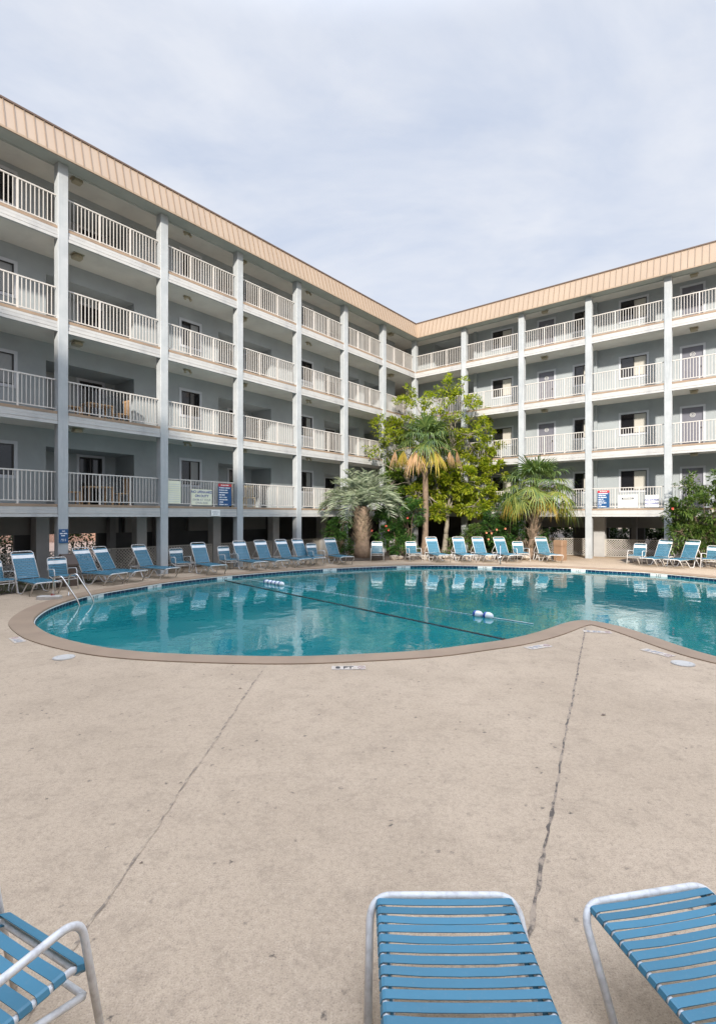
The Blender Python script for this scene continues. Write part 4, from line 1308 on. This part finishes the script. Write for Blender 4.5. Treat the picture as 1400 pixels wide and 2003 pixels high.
def pindo(loc, seed):
    rnd = random.Random(seed)
    t = thing('palm_tree', 'silvery feather palm with a thick shaggy trunk at the left end of the bed', 'palm tree', loc)
    H = 2.3; tr = MB()
    pts = [(0, 0, -.05), (.02, 0, .5), (.03, 0, 1.0), (.0, 0, 1.5), (-.03, 0, H), (-.03, 0, H + .25)]
    tr.tube(pts, .4, 14, taper=[.44, .38, .30, .32, .36, .26]); build(tr, 'trunk', M['palm_bark'], t, smooth=True)
    bt = MB()
    for i in range(230):
        z = rnd.uniform(.25, 1.0) ** .8 * H; a = rnd.uniform(0, 2 * pi); r = .37 if z < .5 else .29
        p = Vector((cos(a) * r, sin(a) * r, z - .05)); q_ = rnd.uniform(.35, .75); d = Vector((cos(a) * q_, sin(a) * q_, 1)).normalized()
        L = rnd.uniform(.35, .60) if z > .6 else rnd.uniform(.10, .25); sd = Vector((-sin(a), cos(a), 0))
        bt.add([p - sd * .06, p + sd * .06, p + d * L * .5 + sd * .03, p + d * L * .5 - sd * .03, p + d * L + Vector((cos(a), sin(a), 0)) * .05], [(0, 1, 2, 3), (3, 2, 4)])
    build(bt, 'leaf_bases', M['boot'], t)
    cr = MB(); nf = 56
    for i in range(nf):
        k = (i + .5) / nf; az = i * 2.399 + rnd.uniform(-.2, .2); el = radians(88 - 68 * k + rnd.uniform(-10, 10)); bend = rnd.uniform(70, 120) * (.62 + .5 * k); L = 2.15 * rnd.uniform(.88, 1.08) * (.85 + .15 * k)
        p = Vector((cos(az) * .12, sin(az) * .12, H + .25)); P = [p.copy()]; m_ = 13
        for j in range(m_):
            e = el - radians(bend) * (j / m_) ** 1.5
            p = p + Vector((cos(az) * cos(e), sin(az) * cos(e), sin(e))) * L / m_; P.append(p.copy())
        cr.tube(P, .012, 4, taper=[.022 - .018 * j / m_ for j in range(m_ + 1)], caps=False)
        for j in range(2, m_ + 1):
            for sub in (0, .5):
                if j == m_ and sub > 0: continue
                q = P[j].lerp(P[min(m_, j + 1)], sub); tdir = (P[min(m_, j + 1)] - P[j - 1]).normalized()
                sd = tdir.cross(Vector((0, 0, 1)))
                sd = sd.normalized() if sd.length > .05 else Vector((-sin(az), cos(az), 0)); upv = sd.cross(tdir).normalized()
                f = 1 - .45 * ((j + sub) / m_) ** 2
                for s in (-1, 1):
                    d = tdir * rnd.uniform(.45, .65) + sd * s * .8 + upv * rnd.uniform(.25, .6)
                    leaf(cr, q, d, upv, .70 * f * rnd.uniform(.75, 1.2), .030, rnd.uniform(.05, .45))
    build(cr, 'crown', M['frond_silver'], t)
pindo(Vector(((708 - CX) / F * 24.6, 24.6, .05)), 5)

# shrubs
def flower(parent, p, mat, rnd, r=.055):
    mb = MB()
    for i in range(5):
        a = 2 * pi * i / 5 + rnd.random(); d = Vector((cos(a), -.35, sin(a)))
        s = Vector((-sin(a), 0, cos(a)))
        mb.add([p, p + d * r * .7 + s * r * .45, p + d * r * 1.1, p + d * r * .7 - s * r * .45], [(0, 1, 2, 3)])
    build(mb, 'flower', mat, parent)
def shrub(name, label, blobs, d, mat, seed, size=.14, flowers=(), fmat=None, stems=5, gx=None, sprd=.24):
    rnd = random.Random(seed)
    x0 = gx if gx is not None else sum(b[0] for b in blobs) / len(blobs)
    base = Vector(((x0 - CX) / F * d, d, .05)); t = thing(name, label, 'shrub', base)
    cr, tw = MB(), MB(); sc = d / F
    for (x, y, rx, ry, n) in blobs:
        c = at(x, y, d + rnd.uniform(-.35, .35)) - base
        st = Vector((rnd.uniform(-.2, .2), rnd.uniform(-.15, .15), 0)) + Vector((c.x * .35, 0, 0))
        branch(tw, st, c, .028, .010, rnd, .15)
        clump(cr, tw, c, (rx * sc, rx * sc * .8, ry * sc), n, rnd, size, c, 11, sprd)
    build(cr, 'foliage', mat, t); build(tw, 'stem', M['stem'], t)
    for (x, y) in flowers: flower(t, at(x, y, d - 1.0) - base, fmat, rnd)
    return t
shrub('hibiscus_bush', 'large dark green hibiscus with red blooms right of the silver palm', [(775, 1010, 40, 26, 900), (750, 1035, 30, 26, 600), (800, 1035, 30, 30, 650), (775, 1062, 34, 24, 600), (760, 985, 26, 18, 350), (810, 1000, 20, 24, 350), (790, 1080, 28, 10, 260)],
      25.7, M['leaf_shrub'], 61, .13, [(797, 1013), (727, 1038), (755, 1029), (760, 1037)], M['petal_red'])
shrub('bush', 'small glossy green bush below the fronds left of the silver palm trunk', [(660, 1035, 22, 16, 330), (648, 1040, 14, 10, 160), (668, 1062, 18, 18, 260), (680, 1082, 14, 10, 120), (672, 1020, 20, 12, 220)], 25.2, M['leaf_shrub'], 62, .13)
shrub('hibiscus_bush', 'green hibiscus with orange blooms left of the shaggy palm', [(975, 1005, 28, 24, 560), (1000, 1025, 26, 24, 520), (960, 1040, 26, 20, 420), (985, 1058, 28, 18, 420), (995, 985, 22, 18, 320), (1015, 1050, 16, 20, 260), (968, 1070, 18, 10, 160), (1060, 1065, 12, 12, 120), (1062, 1040, 8, 8, 50)],
      26.0, M['leaf_shrub'], 63, .13, [(971, 1036), (988, 1034), (961, 1043), (951, 1042), (969, 1056), (978, 1058), (955, 1055)], M['petal_orange'], gx=985)
shrub('bush', 'low pale green bush right of the grey tree trunk', [(925, 1040, 18, 12, 260), (912, 1050, 12, 10, 140), (938, 1048, 12, 12, 150), (922, 1060, 12, 10, 110)], 26.3, M['leaf_olive'], 64, .12)
shrub('sapling', 'spindly yellowish sapling between the grey trunk and the loungers', [(880, 1062, 6, 12, 50), (884, 1078, 5, 8, 30), (868, 1083, 8, 3, 40)], 25.6, M['leaf_olive'], 65, .10, sprd=.10)
shrub('hibiscus_bush', 'big straggly hibiscus with one red bloom at the right edge of the photo', [(1345, 985, 34, 22, 560), (1385, 960, 30, 20, 460), (1320, 1010, 22, 16, 330), (1360, 1025, 40, 20, 620), (1400, 1000, 34, 30, 620), (1345, 950, 18, 10, 130), (1375, 1050, 40, 20, 560), (1330, 1040, 16, 14, 170),
      (1420, 1040, 34, 30, 520), (1440, 980, 30, 34, 500), (1365, 1075, 34, 10, 330), (1408, 935, 20, 16, 220), (1352, 933, 7, 5, 36), (1318, 1065, 10, 10, 60)], 21.9, M['leaf_olive'], 66, .14, [(1315, 995)], M['petal_red'], gx=1380)
for i, (wing, p, w, lab) in enumerate((('R', 7.0, 10.5, 'dark hedge seen through the parking behind the tan bin'), ('R', 10.6, 10.0, 'dark hedge seen through the parking under the blue right-wing sign'),
                                       ('R', 14.2, 9.6, 'dark hedge seen through the parking right of the dark wall'), ('L', 16.5, 8.3, 'dark bush seen through the parking behind the column sign'), ('L', 19.6, 8.4, 'dark bush seen through the parking at the left edge'))):
    q = wpos(wing, p, w, 0); t = thing('hedge', lab, 'hedge', q, wrot(wing)); rnd = random.Random(80 + i); mb = MB()
    hw = 2.0 if wing == 'R' else .62
    for x in (-.66, 0, .66): clump(mb, None, (x * hw, 0, .85), (hw * .5, .5, .75), 700 if wing == 'R' else 95, rnd, .18, None, 14, .34)
    build(mb, 'foliage', M['leaf_hedge'], t)
    mb = MB()
    for x in (-.5, .1, .5): mb.tube([(x * hw, 0, 0), (x * hw + .05, 0, .9)], .03, 5)
    build(mb, 'stem', M['stem'], t)
# board fence seen through the open ground floor
t = thing('board_fence', 'salmon board fence seen through the open parking under the left wing', 'fence', wpos('L', 9, 28, 0), wrot('L'))
mb = MB()
for i in range(110):
    x = -11 + i * .2; mb.box((x * 1.6, 0, 0), (x * 1.6 + .30, .025, 4.2))
build(mb, 'boards', M['siding_salmon'], t)
for z in (.35, 1.3, 2.25):
    mb = MB(); mb.box((-17.6, .026, z * 1.6), (17.6, .07, z * 1.6 + .09)); build(mb, 'rail', M['siding_salmon'], t)
for i in range(9):
    mb = MB(); mb.box((-17.5 + i * 4.3, .071, 0), (-17.4 + i * 4.3, .17, 4.15)); build(mb, 'post', M['siding_salmon'], t)

# strip of lawn at the far left, under the wing
mb = MB()
pts = [wpos('L', p, w, .008) for p, w in ((19.4, -.55), (19.6, 1.3), (30, 1.3), (30, -1.4), (22.5, -1.3), (21.0, -.95))]
mb.add(pts, [tuple(range(len(pts)))]); structure(build(mb, 'lawn', M['soil']))
mb = MB(); rnd = random.Random(9)
for i in range(5200):
    p, w = rnd.uniform(19.6, 25), rnd.uniform(-1.2, 1.2)
    if w < -.5 - (p - 19.4) * .28: continue
    q = wpos('L', p, w, .006); leaf(mb, q, Vector((rnd.uniform(-.5, .5), rnd.uniform(-.5, .5), 1)), Vector((1, 0, 0)), rnd.uniform(.03, .08), .012, .1)
o = build(mb, 'grass', M['grass_green']); o['kind'] = 'stuff'

# balcony furniture in the alcoves
def patio_chair(loc, rz, mat, label):
    t = thing('patio_chair', label, 'chair', loc, rz, 'balcony chairs')
    mb = MB(); mb.bbox((-.22, -.22, .42), (.22, .22, .46), .01); build(mb, 'seat', mat, t)
    mb = MB()
    for i in range(5): mb.box((-.20 + i * .09, .20, .47), (-.15 + i * .09, .23, .92))
    mb.box((-.22, .195, .922), (.22, .235, 1.0)); build(mb, 'backrest', mat, t)
    for sx in (-1, 1):
        for sy in (-1, 1):
            mb = MB(); mb.box((sx * .19 - .02, sy * .19 - .02, 0), (sx * .19 + .02, sy * .19 + .02, .419)); build(mb, 'leg', mat, t)
def patio_table(loc, mat, label):
    t = thing('patio_table', label, 'table', loc, wrot('L'))
    mb = MB(); mb.bbox((-.45, -.32, .62), (.45, .32, .66), .01); build(mb, 'tabletop', mat, t)
    for sx in (-1, 1):
        for sy in (-1, 1):
            mb = MB(); mb.box((sx * .4 - .025, sy * .27 - .025, 0), (sx * .4 + .025, sy * .27 + .025, .619)); build(mb, 'leg', mat, t)
for lv, nm in ((0, 'lowest balcony left of the second column'), (1, 'second balcony left of the second column')):
    z = FL[lv] + .002
    patio_table(wpos('L', 18.9, 1.15, z), M['wood_tan'], 'tan wooden table on the ' + nm)
    patio_chair(wpos('L', 19.75, 1.15, z), wrot('L') + 1.5, M['wood_tan'], 'tan wooden chair left of the table on the ' + nm)
    patio_chair(wpos('L', 18.05, 1.15, z), wrot('L') - 1.5, M['wood_tan'], 'tan wooden chair right of the table on the ' + nm)
z = FL[0] + .002
patio_chair(wpos('L', 13.1, .75, z), wrot('L') + .6, M['wicker_yellow'], 'yellow wicker chair at the railing right of the third column, left one')
patio_chair(wpos('L', 12.4, .80, z), wrot('L') - .5, M['wicker_yellow'], 'yellow wicker chair at the railing right of the third column, right one')

# small leaves and debris lying on the near deck
for (x, y, s) in ((466, 1348, .022), (184, 1343, .012), (572, 1407, .010), (1175, 1400, .03), (272, 1690, .012)):
    q = gp(x, y); mb = MB(); leaf(mb, Vector((0, 0, .004)), Vector((1, .3, .05)), Vector((0, 0, 1)), s * 2.2, s * 1.2, 0)
    o = build(mb, 'fallen_leaf', M['bark'], None, q); tag(o, 'tiny dark fallen leaf lying on the near deck', 'leaf', 'fallen leaves on the deck')

# ------------------------------------------------------------------ camera, sun and sky
cam = bpy.data.cameras.new('camera'); co = bpy.data.objects.new('camera', cam); COL.objects.link(co)
cam.sensor_fit = 'HORIZONTAL'; cam.sensor_width = 36; cam.lens = 36 * F / 1400
cam.shift_y = (HOR - 1001.5) / 1400; cam.clip_end = 3000; cam.clip_start = .05
co.location = (0, 0, EYE); co.rotation_euler = (pi / 2, 0, 0); S.camera = co

EL = radians(23.3); sx, sy = -.099, -.995      # towards the sun, on the ground plan
sun = bpy.data.lights.new('sun', 'SUN'); sun.energy = 3.5; sun.angle = radians(2.6); sun.color = (1.0, .93, .83)
so = bpy.data.objects.new('sun', sun); COL.objects.link(so)
sd_ = Vector((sx * cos(EL), sy * cos(EL), sin(EL))).normalized()
so.rotation_euler = sd_.to_track_quat('Z', 'Y').to_euler(); so.location = (0, -20, 40)

Wd = bpy.data.worlds.new('World'); S.world = Wd; Wd.use_nodes = True
nt = Wd.node_tree; nt.nodes.clear()
out = N(nt, 'ShaderNodeOutputWorld'); bg = N(nt, 'ShaderNodeBackground'); bg.inputs['Strength'].default_value = .10
sky = N(nt, 'ShaderNodeTexSky'); sky.sky_type = 'NISHITA'; sky.sun_disc = False; sky.sun_elevation = EL
sky.sun_rotation = atan2(sx, sy) % (2 * pi); sky.air_density = 1.0; sky.dust_density = 2.0; sky.ozone_density = 1.0
tc = N(nt, 'ShaderNodeTexCoord')
sep = N(nt, 'ShaderNodeSeparateXYZ'); nt.links.new(tc.outputs['Generated'], sep.inputs[0])
# thin cloud sheet: noise on a plane overhead, seen in perspective
zz = N(nt, 'ShaderNodeMath', operation='ADD'); nt.links.new(sep.outputs[2], zz.inputs[0]); zz.inputs[1].default_value = .22
zm = N(nt, 'ShaderNodeMath', operation='MAXIMUM'); nt.links.new(zz.outputs[0], zm.inputs[0]); zm.inputs[1].default_value = .05
dv = N(nt, 'ShaderNodeVectorMath', operation='DIVIDE'); nt.links.new(tc.outputs['Generated'], dv.inputs[0])
cb = N(nt, 'ShaderNodeCombineXYZ')
for i in range(3): nt.links.new(zm.outputs[0], cb.inputs[i])
nt.links.new(cb.outputs[0], dv.inputs[1])
n1 = noise(nt, dv.outputs[0], 1.5, 7, .58, .5, (1.0, 1.5, .3)); n2 = noise(nt, dv.outputs[0], 4.5, 5, .6, .3, (1, 1.6, .3))
# an overcast sheet is brighter overhead than at the horizon, and brighter around the sun
zen = N(nt, 'ShaderNodeMapRange'); zen.interpolation_type = 'SMOOTHSTEP'
nt.links.new(sep.outputs[2], zen.inputs[0]); zen.inputs[1].default_value = .68; zen.inputs[2].default_value = 1.0; zen.inputs[3].default_value = 1.0; zen.inputs[4].default_value = 5.4
dt = N(nt, 'ShaderNodeVectorMath', operation='DOT_PRODUCT'); nt.links.new(tc.outputs['Generated'], dt.inputs[0]); dt.inputs[1].default_value = sd_
au = N(nt, 'ShaderNodeMapRange'); au.interpolation_type = 'SMOOTHSTEP'
nt.links.new(dt.outputs['Value'], au.inputs[0]); au.inputs[1].default_value = .2; au.inputs[2].default_value = 1.0; au.inputs[3].default_value = 0.0; au.inputs[4].default_value = .8
lum = N(nt, 'ShaderNodeMath', operation='ADD'); nt.links.new(zen.outputs[0], lum.inputs[0]); nt.links.new(au.outputs[0], lum.inputs[1])
cl = mix(nt, ramp(nt, n1, [(.34, 0), (.66, 1)]), (3.5, 3.86, 4.62), (4.45, 4.62, 5.02))
cl = mix(nt, ramp(nt, n2, [(.45, 0), (.75, .45)]), cl, (4.65, 4.75, 5.05))
zf = N(nt, 'ShaderNodeMapRange'); nt.links.new(zen.outputs[0], zf.inputs[0]); zf.inputs[1].default_value = 1.0; zf.inputs[2].default_value = 3.0
cl = mix(nt, zf.outputs[0], cl, (3.75, 4.3, 5.35))
vm = N(nt, 'ShaderNodeVectorMath', operation='SCALE'); nt.links.new(cl, vm.inputs[0]); nt.links.new(lum.outputs[0], vm.inputs['Scale'])
fin = mix(nt, ramp(nt, n1, [(.30, .86), (.60, .97)]), sky.outputs[0], vm.outputs[0])
nt.links.new(fin, bg.inputs['Color']); nt.links.new(bg.outputs[0], out.inputs[0])

S.render.engine = 'CYCLES'
S.view_settings.view_transform = 'Standard'; S.view_settings.look = 'None'; S.view_settings.exposure = .92; S.view_settings.gamma = 1.0
S.cycles.use_denoising = True
S.cycles.max_bounces = 7; S.cycles.diffuse_bounces = 4; S.cycles.transparent_max_bounces = 8
S.cycles.caustics_reflective = False; S.cycles.caustics_refractive = False
